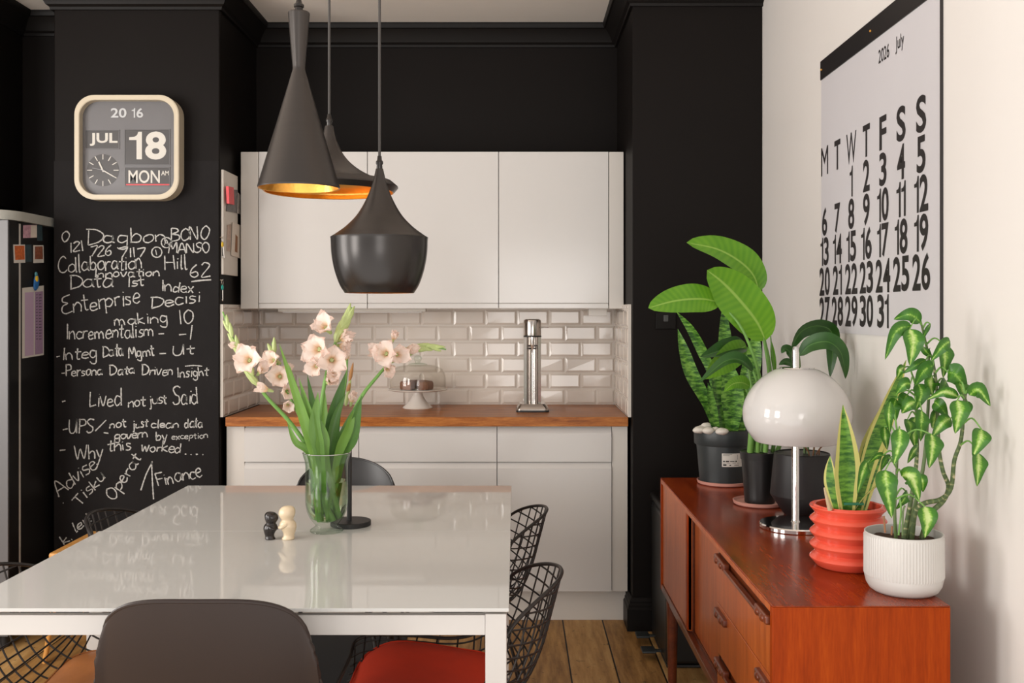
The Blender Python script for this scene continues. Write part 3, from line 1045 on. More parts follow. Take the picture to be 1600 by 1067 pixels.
for s in (-1, 1):
    gp = MB().lathe([(0, -.004), (.004, -.004), (.004, .004), (0, .004)], sw + Vector((s * .040, .01, .05)), 12)
    obj('screw_cap', gp, M['chrome'], sm)

# ------------------------------------------------------------------ wall clock with flaps
ky = 4.217
kc = P(197.5, 229.8, ky)
ck_ = thing('wall_clock', 'cream square wall clock with calendar flaps on the black chimney breast', 'clock', (kc.x, YL - .004, kc.z))
W = S = 163.5 * ky / FP
fr = (kc, (1, 0, 0), (0, 0, 1), (0, 1, 0))
dep = YL - .0045 - ky
case = MB().ring(round_rect(W, W, .085, 10), round_rect(W - .042, W - .042, .070, 10), fr, .002, dep)
case.ring(round_rect(W - .006, W - .006, .083, 10), round_rect(W - .038, W - .038, .071, 10), fr, 0, .004)
obj('case', case, M['cream'], ck_, 30)
fy = .036
face = obj('face', MB().prism(round_rect(W - .041, W - .041, .0695, 10), fr, fy, fy + .02), M['clock_face'], ck_, 30)
def KP(px, py, d=fy):
    p = P(px, py, ky + d)
    return p
def kbox(px0, py0, px1, py1, d0, d1):
    a, b = KP(px0, py1, fy), KP(px1, py0, fy)
    return MB().box((a.x, ky + d0, a.z), (b.x, ky + d1, b.z), .002)
for nm, r in (('month_flap', (134, 204, 186, 232)), ('date_flap', (195.5, 203, 265, 257)), ('weekday_flap', (196, 262, 265, 290))):
    a, b = KP(r[0], r[3]), KP(r[2], r[1])
    bz = MB().ring([(a.x - .003, a.z - .003), (b.x + .003, a.z - .003), (b.x + .003, b.z + .003), (a.x - .003, b.z + .003)], [(a.x, a.z), (b.x, a.z), (b.x, b.z), (a.x, b.z)], ((0, 0, 0), (1, 0, 0), (0, 0, 1), (0, 1, 0)), ky + fy - .003, ky + fy)
    fl = obj(nm, kbox(*r, fy - .0012, fy + .001), M['clock_flap'], ck_)
    obj('surround', bz, M['clock_face'], fl, 20)
def ktext(mb, s, px0, py0, px1, py1, bold):
    a, b = KP(px0, py1), KP(px1, py0)
    mb.text(s, (a.x, ky + fy - .002, a.z), (1, 0, 0), (0, 0, 1), b.x - a.x, b.z - a.z, bold)
tx = MB()
ktext(tx, '20', 173.5, 169, 198, 184, .02)
ktext(tx, '1', 206, 169, 211.5, 184, .02)
ktext(tx, '6', 213.5, 169, 224, 184, .02)
obj('year_numerals', tx, M['print_lightgrey'], ck_, 0)
tx = MB()
ktext(tx, 'JUL', 140.5, 208, 184, 228, .03)
ktext(tx, '1', 202, 206, 222, 249, .035)
ktext(tx, '8', 227, 205.5, 260, 249.5, .03)
ktext(tx, 'MON', 201, 266, 250, 286, .012)
ktext(tx, 'AM', 252, 267, 264, 274, .02)
obj('flap_lettering', tx, M['print_white'], ck_, 0)
a, b = KP(197, 289.5), KP(266, 287.5)
obj('red_line', MB().box((a.x, ky + fy - .002, a.z), (b.x, ky + fy - .001, b.z)), M['print_red'], ck_)
dc = KP(161, 266)
dial = obj('dial', MB().prism([(.069 * math.cos(k / 48 * 2 * PI), .069 * math.sin(k / 48 * 2 * PI)) for k in range(48)], (dc, (1, 0, 0), (0, 0, 1), (0, 1, 0)), -.001, .001), M['clock_flap'], ck_, 30)
tk = MB()
def hand(mb, ang, r0, r1, w, d):
    a = math.radians(90 - ang)
    u, n = Vector((math.cos(a), 0, math.sin(a))), Vector((-math.sin(a), 0, math.cos(a)))
    o = dc + Vector((0, d, 0))
    mb.add([o + u * r0 - n * w, o + u * r1 - n * w, o + u * r1 + n * w, o + u * r0 + n * w], [[0, 1, 2, 3]])
for k in range(12):
    hand(tk, k * 30, .046, .068, .0018, -.0018)
obj('hour_mark', tk, M['print_white'], dial, 0)
tk = MB(); hand(tk, -25, -.008, .040, .0032, -.004); obj('hour_hand', tk, M['print_white'], dial, 0)
tk = MB(); hand(tk, 120, -.008, .055, .0024, -.005); obj('minute_hand', tk, M['print_white'], dial, 0)
tk = MB(); hand(tk, 282, -.01, .045, .0010, -.006); obj('second_hand', tk, M['print_grey'], dial, 0)
lw = W - .046
lens = MB()
rr = round_rect(lw, lw, .067, 10)
lvl = [(1.0, .012), (.985, .004), (.95, -.002), (.80, -.008), (.5, -.012), (.2, -.0135)]
n0 = len(rr)
vs = [kc + Vector((x * k, d, z * k)) for k, d in lvl for x, z in rr]
lens.add(vs, [[j * n0 + i, j * n0 + (i + 1) % n0, (j + 1) * n0 + (i + 1) % n0, (j + 1) * n0 + i] for j in range(len(lvl) - 1) for i in range(n0)] + [[(len(lvl) - 1) * n0 + i for i in range(n0)]])
obj('lens', lens, M['lens'], ck_, 60)

# ------------------------------------------------------------------ noticeboard and keys on the side of the chimney breast
def SP(px, py, x):
    """point on a plane x = const facing right, seen at photo pixel (px, py)"""
    d = x * FP / (px - CX)
    return Vector((x, d, EYE + (CY - py) * d / FP))
nb = thing('noticeboard', 'off white magnetic board on the side of the black chimney breast', 'noticeboard', (XN0, 4.42, 1.519))
obj('panel', MB().box((XN0 + .001, 4.305, 1.522), (XN0 + .013, 4.525, 1.978), .002), M['board'], nb)
xs = XN0 + .0135
def card(name, label, cat, q, mat, th=.0012, off=0.0, group=None):
    """thin card pinned on the side plane; q = four photo pixels from lower left counter-clockwise"""
    pts = [SP(px, py, xs + off) for px, py in q]
    mb = MB().add(pts + [p + Vector((th, 0, 0)) for p in pts], [[3, 2, 1, 0], [4, 5, 6, 7], [0, 1, 5, 4], [1, 2, 6, 5], [2, 3, 7, 6], [3, 0, 4, 7]])
    return tag(obj(name, mb, mat, smooth=0), label, cat, group)
pk = plain('red_wrapper', (0.62, 0.02, 0.03), .35, var=.3, vscale=60)
dk = plain('dark_photo_print', (0.10, 0.09, 0.09), .35, var=.9, vscale=70)
gy = plain('grey_photo_print', (0.30, 0.27, 0.25), .35, var=.7, vscale=50)
pf = plain('cream_card', (0.68, 0.60, 0.52), .5, var=.1, vscale=40)
pb = plain('brown_sketch', (0.42, 0.30, 0.24), .5, var=.5, vscale=60)
card('packet', 'small red packet pinned at the top of the noticeboard', 'packet', ((354, 318), (362, 320), (361, 293), (353, 291)), pk, .012, .010)
card('photo', 'dark photo pinned behind the red packet on the noticeboard', 'photo', ((353.5, 330), (371, 333), (371.5, 297), (357, 295)), dk, .001, .002)
card('photo', 'grey photo sticking out at the right of the noticeboard', 'photo', ((370, 333), (375.5, 335), (375.5, 305), (371, 300)), gy, .001, .004)
card('card', 'narrow patterned card pinned low on the noticeboard', 'card', ((354, 392), (360, 393.5), (361, 350), (355, 352)), pb, .001, .001)
lc = card('card', 'larger cream card with a brown sketch low on the noticeboard', 'card', ((361, 399), (375.8, 404), (375.8, 352), (363, 347)), pf, .001, .003)
pts = [SP(px, py, xs + .0045) for px, py in ((367, 393), (371, 395), (371.5, 370), (368, 366))]
obj('sketch', MB().add(pts, [[0, 1, 2, 3]]), M['twig'], lc, 0)
teal = plain('teal_fob', (0.01, 0.32, 0.26), .4)
yel = plain('yellow_fob', (0.75, 0.50, 0.03), .4)
for (px, py, fob, lab) in ((343.8, 372, yel, 'keys with a yellow fob on a hook beside the noticeboard'), (343.5, 439, teal, 'key with a teal fob on a hook below the noticeboard')):
    o = P(px, py, 4.296)
    o.x = XN0 + .008
    k = thing('key_ring', lab, 'keys', o - Vector((0, 0, .09)))
    obj('hook', MB().tube([o + Vector((-.0085, 0, .004)), o + Vector((.004, 0, .004)), o + Vector((.006, 0, .008))], .0015, 8), M['chrome'], k)
    obj('ring', MB().tube([o + Vector((.002, .011 * math.cos(a * PI / 8), -.007 + .011 * math.sin(a * PI / 8))) for a in range(16)], .0013, 6, True), M['chrome'], k)
    obj('fob', MB().blob(o + Vector((.003, 0, -.028)), (.005, .010, .012), 14, 8), fob, k)
    kk = MB().tube([o + Vector((.003, 0, -.038)), o + Vector((.003, .002, -.080))], .0028, 8).blob(o + Vector((.003, .002, -.082)), (.0025, .007, .006), 10, 6)
    if fob is yel:
        kk.tube([o + Vector((.005, .004, -.036)), o + Vector((.006, .012, -.085))], .0028, 8)
    obj('key', kk, M['chrome'], k)

# ------------------------------------------------------------------ fridge at the left with its pictures
FX = -2.03
fg = thing('fridge', 'black sided fridge with silver door at the left edge', 'fridge', (FX - .3, 4.15, 0))
obj('body', MB().box((FX - .60, 4.062, .05), (FX, 4.62, 1.728), .008), M['fridge_black'], fg)
obj('door', MB().box((FX - .60, 3.97, .06), (FX, 4.052, 1.728), .006), M['fridge_black'], fg)
obj('door_skin', MB().box((FX - .599, 3.962, .06), (FX - .001, 3.9705, 1.728), .003), M['fridge_grey'], fg)
obj('door_seal', MB().box((FX - .595, 4.0505, .07), (FX - .001, 4.0635, 1.72)), M['carcass'], fg)
cp = [(FX - .60, 4.60), (FX - .60, 3.93)] + [(FX - .10 + .115 * math.sin(a * PI / 16), 4.06 - .13 * math.cos(a * PI / 16)) for a in range(9)] + [(FX + .015, 4.60)]
obj('cap', MB().prism(cp, ((0, 0, 0), (1, 0, 0), (0, 1, 0), (0, 0, 1)), 1.730, 1.768), M['fridge_cap'], fg, 25)
ft = MB()
for x in (FX - .55, FX - .05):
    for y in (4.03, 4.56):
        ft.lathe([(0, 0), (.02, 0), (.02, .052), (0, .052)], (x, y, 0), 16)
obj('foot', ft, M['black_rubber'], fg)


def fcard(name, label, cat, q, mat, th=.001, off=0.0, group=None):
    pts = [SP(px, py, FX) + Vector((off + .0004, 0, 0)) for px, py in q]
    mb = MB().add(pts + [p + Vector((th, 0, 0)) for p in pts], [[3, 2, 1, 0], [4, 5, 6, 7], [0, 1, 5, 4], [1, 2, 6, 5], [2, 3, 7, 6], [3, 0, 4, 7]])
    return tag(obj(name, mb, mat, smooth=0), label, cat, group)


def fpatch(name, parent, q, mat, off):
    pts = [SP(px, py, FX) + Vector((off, 0, 0)) for px, py in q]
    return obj(name, MB().add(pts, [[0, 1, 2, 3]]), mat, parent, 0)


orange = plain('orange_print', (0.75, 0.13, 0.03), .4, var=.8, vscale=90)
brown = plain('warm_photo_print', (0.26, 0.09, 0.05), .4, var=.9, vscale=80)
pinkp = plain('pink_photo_print', (0.52, 0.30, 0.36), .4, var=.7, vscale=60)
tealp = plain('dark_teal_print', (0.035, 0.06, 0.07), .4, var=.6, vscale=60)
lilac = plain('lilac_paper', (0.52, 0.38, 0.52), .5, var=.06)
lilac2 = plain('deep_lilac_paper', (0.36, 0.24, 0.37), .5, var=.12, vscale=70)
a_ = fcard('photo', 'orange instant photo in white border on the fridge side', 'photo', ((21.5, 411), (39, 410.5), (38.5, 382), (20.5, 382)), M['print_white'])
fpatch('picture', a_, ((23, 406), (38, 405.5), (37.5, 384), (22, 384)), orange, .002)
a_ = fcard('photo', 'brown instant photo in white border on the fridge side', 'photo', ((52, 411), (68, 410.5), (67.5, 383), (52, 383)), M['print_white'])
fpatch('picture', a_, ((54, 405), (66.5, 405), (66, 385), (54, 385)), brown, .002)
fcard('card', 'dark teal card between the two instant photos on the fridge', 'card', ((39.5, 409), (49, 409), (48.5, 382), (39, 382.5)), tealp)
a_ = fcard('photo', 'pink collage of pictures high on the fridge side', 'photo', ((36, 372), (57, 371), (57, 351), (36, 352)), pinkp)
fpatch('picture', a_, ((47, 371.5), (57, 371), (57, 352), (47.5, 352)), pf, .002)
fcard('card', 'dark printed card at the right of the pink collage on the fridge', 'card', ((58, 376), (66, 376.5), (65.5, 348.5), (58, 348)), tealp)
pg = fcard('leaflet', 'tall lilac leaflet hanging on the fridge side', 'leaflet', ((34.5, 560), (68, 554.5), (68, 446), (34.5, 450)), M['print_white'], .001)
fpatch('left_column', pg, ((38, 556.5), (52, 554.5), (52, 456), (38, 457)), lilac, .002)
fpatch('right_column', pg, ((54, 554), (66.5, 552), (66.5, 455), (54, 456)), lilac2, .002)
tx = MB()
for j in range(16):
    y = 460 + j * 4.6
    for (x0, x1) in ((55.5, 58.5), (60, 64.5)):
        q = [SP(px, py, FX) + Vector((.0026, 0, 0)) for px, py in ((x0, y + 1.3), (x1 - random.uniform(0, 1.5), y + .9), (x1 - .5, y), (x0, y + .2))]
        tx.add(q, [[0, 1, 2, 3]])
obj('printed_lines', tx, M['print_black'], pg, 0)
bi = SP(54.5, 441, FX) + Vector((.006, 0, 0))
br = thing('bird_magnet', 'blue and yellow bird shaped magnet holding the lilac leaflet', 'magnet', bi)
obj('body', MB().blob(bi, (.0055, .022, .036), 16, 10, .04, Matrix.Rotation(-.25, 3, 'X')), plain('blue_bird', (0.03, 0.16, 0.45), .4, var=.7, vscale=60), br)
obj('breast', MB().blob(bi + Vector((.003, -.002, .014)), (.0045, .013, .014), 12, 8), yel, br)
obj('head', MB().blob(bi + Vector((.001, -.004, .034)), (.0045, .011, .010), 12, 8), plain('pale_blue_bird_head', (0.10, 0.32, 0.38), .4, var=.5, vscale=80), br)

# light switch on the right chimney breast
so = P(1040, 501, YR)
sw_ = thing('light_switch', 'black light switch plate on the right black chimney breast', 'switch', (so.x, YR, so.z))
obj('plate', MB().box((so.x - .043, YR - .008, so.z - .036), (so.x + .043, YR - .0002, so.z + .036), .003), M['black_trim'], sw_)
obj('rocker', MB().box((so.x - .010, YR - .012, so.z - .004), (so.x + .010, YR - .0078, so.z + .024), .002), plain('grey_rocker', (0.05, 0.05, 0.05), .3), sw_)

# ------------------------------------------------------------------ wall calendar
cl = thing('wall_calendar', 'huge white wall calendar with black numerals on the white wall', 'calendar', (XW, 2.93, 1.29))
xc = XW - .004
sh = MB().box((XW - .0034, 2.45, 1.291), (XW - .0018, 3.414, 2.216))
obj('sheet', sh, M['paper'], cl)
obj('top_bar', MB().box((XW - .007, 2.446, 2.157), (XW - .0002, 3.415, 2.222), .001, 1), plain('black_tape', (0.018, 0.016, 0.016), .35, var=.2), cl)
obj('side_edge', MB().box((XW - .008, 2.4465, 1.285), (XW - .0002, 2.4492, 2.16)), M['print_black'], cl)
pin = MB()
for y in (3.40, 2.93, 2.47):
    pin.blob((XW - .008, y, 2.19), (.003, .004, .004), 10, 6)
obj('pin', pin, M['gold'], cl)
dg = MB()
DY = lambda i: 3.376 - .134 * i
xn = XW - .0042
def ctext(s, yc, z0, w, h, bold=.024):
    dg.text(s, (xn, yc + w / 2, z0), (0, -1, 0), (0, 0, 1), w, h, 0.0 if s in 'MW' else bold)
for i, c in enumerate('MTWTFSS'):
    ctext(c, DY(i), 1.825, {'M': .076, 'W': .092, 'T': .060, 'F': .054, 'S': .064}[c], .097)
n = 1
for row in range(5):
    for i in range(7):
        if (row == 0 and i < 2) or n > 31:
            continue
        s = str(n)
        zt = 1.817 - .1018 * row
        if len(s) == 1:
            ctext(s, DY(i), zt - .0965, .028 if s == '1' else .056, .0965)
        else:
            # the two figures stand tight together
            wd = [.030 if c == '1' else .054 for c in s]
            tot = sum(wd) + .005
            y0 = DY(i) + tot / 2
            for c, w in zip(s, wd):
                ctext(c, y0 - w / 2, zt - .0965, w, .0965)
                y0 -= w + .005
        n += 1
ctext('2026', 2.833, 2.078, .083, .040, .008)
ctext('July', 2.715, 2.072, .060, .048, .008)
obj('printed_dates', dg, M['print_black'], cl, 0)

# ------------------------------------------------------------------ dining table
TL, TR, TZ = -1.178, -.0143, .74
rg = tag(obj('black_sheet', MB().box((-1.12, 2.35, .0), (-.452, 4.22, .003), .001), M['black_sheet']), 'thin black sheet on the floorboards under the table', 'black_sheet')  # thin flat black sheet covering the boards below the table
tb = thing('dining_table', 'white dining table with glass top, extended by a leaf', 'table', ((TL + TR) / 2, 2.8, 0))
obj('tabletop', MB().box((TL, 2.072, TZ - .008), (TR, 2.802, TZ), .0015), M['table_glass'], tb)
lf = obj('extension_leaf', MB().box((TL + .005, 2.807, TZ - .009), (TR - .001, 3.541, TZ - .001), .0015), M['table_glass'], tb)
ap = MB()
z0, z1 = .679, .7217
ap.box((TL + .044, 2.085, z0), (TR - .050, 2.105, z1), .002)
ap.box((TL + .044, 2.725, z0), (TR - .050, 2.745, z1), .002)
ap.box((TL + .012, 2.12, z0), (TL + .032, 2.71, z1), .002)
ap.box((TR - .038, 2.12, z0), (TR - .018, 2.71, z1), .002)
obj('frame_rail', ap, M['table_white'], tb)
obj('underframe', MB().box((TL + .03, 2.11, .7217), (TR - .03, 2.79, .732)), M['table_white'], tb)
for x in (TL + .005, TR - .050):
    for y in (2.080, 2.705):
        obj('leg', MB().box((x, y, 0), (x + .045, y + .045, .7255), .0025), M['table_white'], tb)
for x in (TL + .12, TR - .16):
    obj('slide_rail', MB().box((x, 2.5, .704), (x + .035, 3.50, .7305), .002), M['table_white'], tb)


# ------------------------------------------------------------------ wire chairs
def side_curve(pts, n):
    return catmull([(x, 0, z) for x, z in pts], n)


WPROF = side_curve([(.245, .425), (.20, .440), (.08, .432), (-.06, .418), (-.146, .428), (-.204, .472), (-.242, .550), (-.267, .640), (-.290, .728)], 80)


def wsurf(u, v):
    """u across -1..1, v 0 (front) .. 1 (top of back)"""
    p, t = on_profile(WPROF, v * 80)
    nr = Vector((-t.z, 0, t.x))
    if nr.z < 0 or (abs(nr.z) < .4 and nr.x < 0):
        nr = -nr
    hw = .262 - .025 * max(0, .25 - v) / .25 - .035 * max(0, (v - .55) / .45)
    q = min(1, max(0, (v - .28) / .27))
    d = .05 + .068 * q * q * (3 - 2 * q)
    return p + Vector((0, u * hw, 0)) + nr * (d * abs(u) ** 2.1)


def w_umax(v):
    if v > .77:
        return (1 - ((v - .77) / .23) ** 2.2) ** .5 if v < 1 else 0
    if v < .06:
        return .80 + .20 * (v / .06) ** .5
    return 1.0


def make_wire_chair(pad):
    t = thing('wire_chair', 'wire chair', 'chair')
    rod = MB()
    NU = 12
    for i in range(NU + 1):
        u = -0.92 + 1.84 * i / NU
        vmax = max(v / 200 for v in range(201) if w_umax(v / 200) >= abs(u))
        vmin = min(v / 200 for v in range(201) if w_umax(v / 200) >= abs(u))
        rod.tube([wsurf(u, vmin + (vmax - vmin) * k / 36) for k in range(37)], .0024, 6)
    for j in range(1, 21):
        v = j / 21
        m = w_umax(v)
        rod.tube([wsurf(-m + 2 * m * k / 20, v) for k in range(21)], .0024, 6)
    obj('wire_mesh', rod, M['wire'], t)
    loop = []
    for k in range(61):
        v = k / 60
        loop.append(wsurf(w_umax(v), v))
    # rounded top edge of the rim
    a = [wsurf(w_umax(v), v) for v in [q / 72 * .77 for q in range(0, 73)] + [.77 + .23 * math.sin(q / 40 * PI / 2) for q in range(1, 41)]]
    b = [Vector((p.x, -p.y, p.z)) for p in a[::-1]][1:]
    rim = MB().tube(a + b, .0048, 8, True)
    obj('rim', rim, M['wire'], t)
    for s in (-1, 1):
        y = s * .20
        pts = [(.15, y * .8, .418), (.19, y, .40), (.235, y * 1.12, .02), (.21, y * 1.14, .008), (-.20, y * 1.14, .008), (-.225, y * 1.12, .02), (-.13, y, .38), (-.10, y * .8, .408)]
        ob = MB().tube([Vector(p) for p in pts], .0055, 8)
        obj('leg_frame', ob, M['wire'], t)
    obj('stretcher', MB().tube([Vector((.15, -.16, .415)), Vector((.15, .16, .415))], .0055, 8).tube([Vector((-.10, -.16, .404)), Vector((-.10, .16, .404))], .0055, 8), M['wire'], t)
    if pad:
        def top(u, v):
            a_ = PI * 2 * u
            r = v
            c, s = math.cos(a_), math.sin(a_)
            e = .42
            x = abs(c) ** e * (1 if c > 0 else -1)
            y = abs(s) ** e * (1 if s > 0 else -1)
            px, py = .05 + .185 * x * r, .215 * y * r * (1 + .05 * x * r)
            vv = min(max((.245 - px) / .385 * .42, 0.01), .5)
            z = wsurf(py / .26, vv).z
            return Vector((px, py, z + .006 + .026 * (1 - r ** 6) + .010 * (1 - r * r)))
        pm = MB().grid(top, 72, 12, True)
        def bot(u, v):
            p = top(u, v)
            q = top(u, 1.0)
            vv = min(max((.245 - p.x) / .385 * .42, 0.01), .5)
            return Vector((p.x, p.y, wsurf(p.y / .26, vv).z + .004))
        pm.grid(bot, 72, 6, True)
        rimp = [top(k / 72, .985) + Vector((0, 0, .0)) for k in range(72)]
        po = obj('seat_pad', pm, pad, t)
        obj('piping', MB().tube(rimp, .0035, 6, True), pad, po)
    return t


def place(t, x, y, rz, label):
    t.location = (x, y, 0)
    t.rotation_euler = (0, 0, rz)
    t['label'] = label
    t['group'] = 'wire chairs along the table sides'


w1 = make_wire_chair(M['red_pad'])
place(w1, -.178, 2.42, PI, 'black wire chair with red seat pad, right of the table near the front')
w2 = make_wire_chair(None)
place(w2, -.190, 3.18, PI, 'black wire chair with no red pad, at the right side of the table farther back')
w3 = make_wire_chair(M['tan_leather'])
place(w3, -1.045, 2.42, 0, 'black wire chair with tan leather seat pad, at the left side of the table')
w4 = copy_tree(w2)
place(w4, -1.045, 3.12, 0, 'black wire chair at the left of the table, in front of the blackboard')

# wooden stool beside the blackboard
sl = thing('wooden_stool', 'light wooden stool with square seat between the table and the blackboard', 'stool', (-1.61, 4.01, 0))
obj('seat', MB().box((-1.80, 3.81, .404), (-1.42, 4.20, .432), .010), M['pale_wood'], sl)
for sx, sy in ((-1, -1), (1, -1), (-1, 1), (1, 1)):
    top = Vector((-1.61 + sx * .155, 4.005 + sy * .15, .406))
    bot = Vector((-1.61 + sx * .215, 4.005 + sy * .17, 0))
    obj('leg', MB().tube([bot, top], [.009, .013], 12), M['pale_wood'], sl)
obj('stretcher', MB().tube([(-1.78, 3.85, .16), (-1.44, 3.85, .16)], .008, 10).tube([(-1.78, 4.16, .16), (-1.44, 4.16, .16)], .008, 10), M['pale_wood'], sl)


# ------------------------------------------------------------------ moulded shell chairs
SPROF = side_curve([(.235, .418), (.225, .438), (.16, .448), (.03, .437), (-.09, .432), (-.155, .455), (-.185, .515), (-.207, .61), (-.232, .72), (-.250, .80)], 80)


def make_shell_chair(mat, pw, leg_mat, drop, ws):
    t = thing('shell_chair', 'shell chair', 'chair')

    def surf(u, v):
        p, tt = on_profile(SPROF, v * 80)
        nr = Vector((-tt.z, 0, tt.x))
        if nr.z < 0 or (abs(nr.z) < .4 and nr.x < 0):
            nr = -nr
        hw = ws * .232 - .012 * math.exp(-((v - .5) / .12) ** 2) - .02 * max(0, (v - .75) / .25)
        vt = 1 - (1 - max(0, 1 - abs(u) ** pw) ** (1 / pw)) * drop * v ** 6
        if v > .6:   # rounded upper outline
            vv = .6 + (v - .6) * (vt - .6) / .4
            p = on_profile(SPROF, vv * 80)[0]
        if v < .1:
            p = p + Vector((-.03 * abs(u) ** 3 * (1 - v / .1), 0, 0))
        d = .030 + .055 * math.exp(-((v - .5) / .18) ** 2) + .012 * max(0, (v - .7) / .3)
        lip = .010 * max(0, abs(u) - .9) / .1
        return p + Vector((0, u * hw, 0)) + nr * (d * abs(u) ** 2.4 - lip)
    nu, nv = 40, 70
    g = MB().grid(lambda a, b: surf(math.sin((a - .5) * PI), b), nu, nv)
    # give the shell a real thickness
    base = [v.copy() for v in g.v]
    nrm = [Vector() for _ in base]
    for f in g.f:
        n = (base[f[1]] - base[f[0]]).cross(base[f[2]] - base[f[0]])
        for i in f:
            nrm[i] += n
    sgn = -1 if nrm[(nv // 4) * (nu + 1) + nu // 2].z > 0 else 1
    th = .0055
    o = len(base)
    g.v += [p + n.normalized() * th * sgn for p, n in zip(base, nrm)]
    g.uv += g.uv[:]
    g.f += [[i + o for i in f[::-1]] for f in g.f]
    w = nu + 1
    edge = [i for i in range(w)] + [j * w + nu for j in range(1, nv + 1)] + [nv * w + i for i in range(nu - 1, -1, -1)] + [j * w for j in range(nv - 1, 0, -1)]
    for a, b in zip(edge, edge[1:] + edge[:1]):
        g.f.append([a, b, b + o, a + o])
    obj('shell', g, mat, t, 50)
    lp = [base[i] for i in edge] 
    obj('edge_bead', MB().tube([p + n.normalized() * th * .5 * sgn for p, n in zip([base[i] for i in edge], [nrm[i] for i in edge])], .0045, 8, True), mat, t)
    for sx, sy in ((1, 1), (1, -1), (-1, 1), (-1, -1)):
        obj('leg', MB().tube([Vector((.02 + sx * .21, sy * .21, 0)), Vector((.02 + sx * .10, sy * .12, .415))], [.007, .009], 12), leg_mat, t)
    obj('underframe', MB().box((-.11, -.13, .408), (.15, .13, .420), .004), leg_mat, t)
    return t


e1 = make_shell_chair(M['brown_shell'], 3.4, M['wire'], .29, 1.0)
e1.location = (-.616, 2.14, 0)
e1.scale = (.88, 1, 1)
e1.rotation_euler = (0, 0, PI / 2)
e1['label'] = 'dark brown moulded shell chair in the foreground, back to the viewer'
e1['group'] = 'shell chairs at the table ends'
e2 = make_shell_chair(M['black_shell'], 2.0, M['wire'], .20, .9)
e2.location = (-.642, 3.545, 0)
e2.rotation_euler = (0, 0, -PI / 2)
e2['label'] = 'black moulded shell chair at the far end of the table, behind the vase'
e2['group'] = 'shell chairs at the table ends'


# ------------------------------------------------------------------ pendant lamps
def pendant(name_label, px, d, prof_px, rim_px, mats, lining_inset=.0035, in_prof=None):
    """prof_px: (half width, pixel row) from top to bottom on the photo at distance d"""
    c = P(px, CY, d)
    pr = [(w * d / FP, EYE + (CY - y) * d / FP) for w, y in prof_px]
    t = thing('pendant_lamp', name_label, 'lamp', (c.x, d, pr[-1][1]), 'pendant lamps above the table')
    base = Vector((c.x, d, 0))
    return t, base, pr


def smooth_prof(pr, n):
    return [(max(p.x, 0), p.z) for p in catmull([(r, 0, z) for r, z in pr], n)]


def lamp_common(t, base, ztop, rtop, zin):
    obj('cord', MB().tube([base + Vector((0, 0, ztop + .03)), base + Vector((0, 0, ZC - .03))], .0034, 10), M['cord'], t)
    obj('cord_grip', MB().lathe([(0, 0), (rtop * .55, 0), (rtop * .62, .004), (rtop * .58, .012), (rtop * .75, .015), (rtop * .75, .020), (rtop * .5, .024), (.005, .034), (0, .036)], base + Vector((0, 0, ztop - .002)), 20), M['pendant_dark'], t)
    obj('ceiling_rose', MB().lathe([(0, -.035), (.02, -.034), (.045, -.02), (.05, 0), (0, 0)], base + Vector((0, 0, ZC)), 32), M['pendant_dark'], t)
    obj('bulb', MB().blob(base + Vector((0, 0, zin)), (.024, .024, .032), 20, 12), M['opal'], t)
    obj('bulb_holder', MB().lathe([(0, .02), (.017, .02), (.017, .075), (0, .075)], base + Vector((0, 0, zin)), 20), M['pendant_dark'], t)


# tall one
t, b, pr = pendant('tall hourglass black pendant lamp with gold lining, leftmost of three', 467, 2.33, [(0, 19.5), (16.2, 19.5), (16.8, 21), (13.5, 62), (9.9, 104), (9.7, 108), (10.4, 112), (37, 203), (62.5, 289), (63.4, 292.5), (62.6, 294.5)], 63, None)
obj('shade', MB().lathe(pr, b, 72), M['pendant'], t, 25)
zb = pr[-1][1]
k = 2.33 / FP
obj('gold_lining', MB().lathe([(62.6 * k, zb), (61.2 * k, zb + .001), (36 * k, EYE + (CY - 205) * k), (10 * k, EYE + (CY - 118) * k), (0, EYE + (CY - 117) * k)], b, 72), M['gold'], t, 25)
lamp_common(t, b, EYE + (CY - 19.5) * k, .016, zb + .10)
# wide one
d = 2.68
k = d / FP
t, b, pr = pendant('wide black pendant lamp with gold lining, half hidden between the other two', 514.5, d, [(0, 197), (6, 197), (7.2, 199), (10.5, 215), (15, 227), (22, 241), (33, 254), (48, 265.5), (66, 275), (84, 280.5), (97, 282.5), (106.5, 290.5), (107, 292.5), (100, 300.5)], 100, None)
obj('shade', MB().lathe(smooth_prof(pr[1:11], 40) + pr[11:], b, 96), M['pendant'], t, 25)
obj('gold_lining', MB().lathe([(100 * k, pr[-1][1]), (98.5 * k, pr[-1][1] + .001), (104 * k, pr[-2][1] - .001), (103 * k, pr[-3][1]), (94 * k, EYE + (CY - 285) * k), (62 * k, EYE + (CY - 277) * k), (30 * k, EYE + (CY - 256) * k), (8 * k, EYE + (CY - 220) * k), (0, EYE + (CY - 219) * k)], b, 96), M['gold'], t, 25)
lamp_common(t, b, pr[1][1], .012, EYE + (CY - 272) * k)
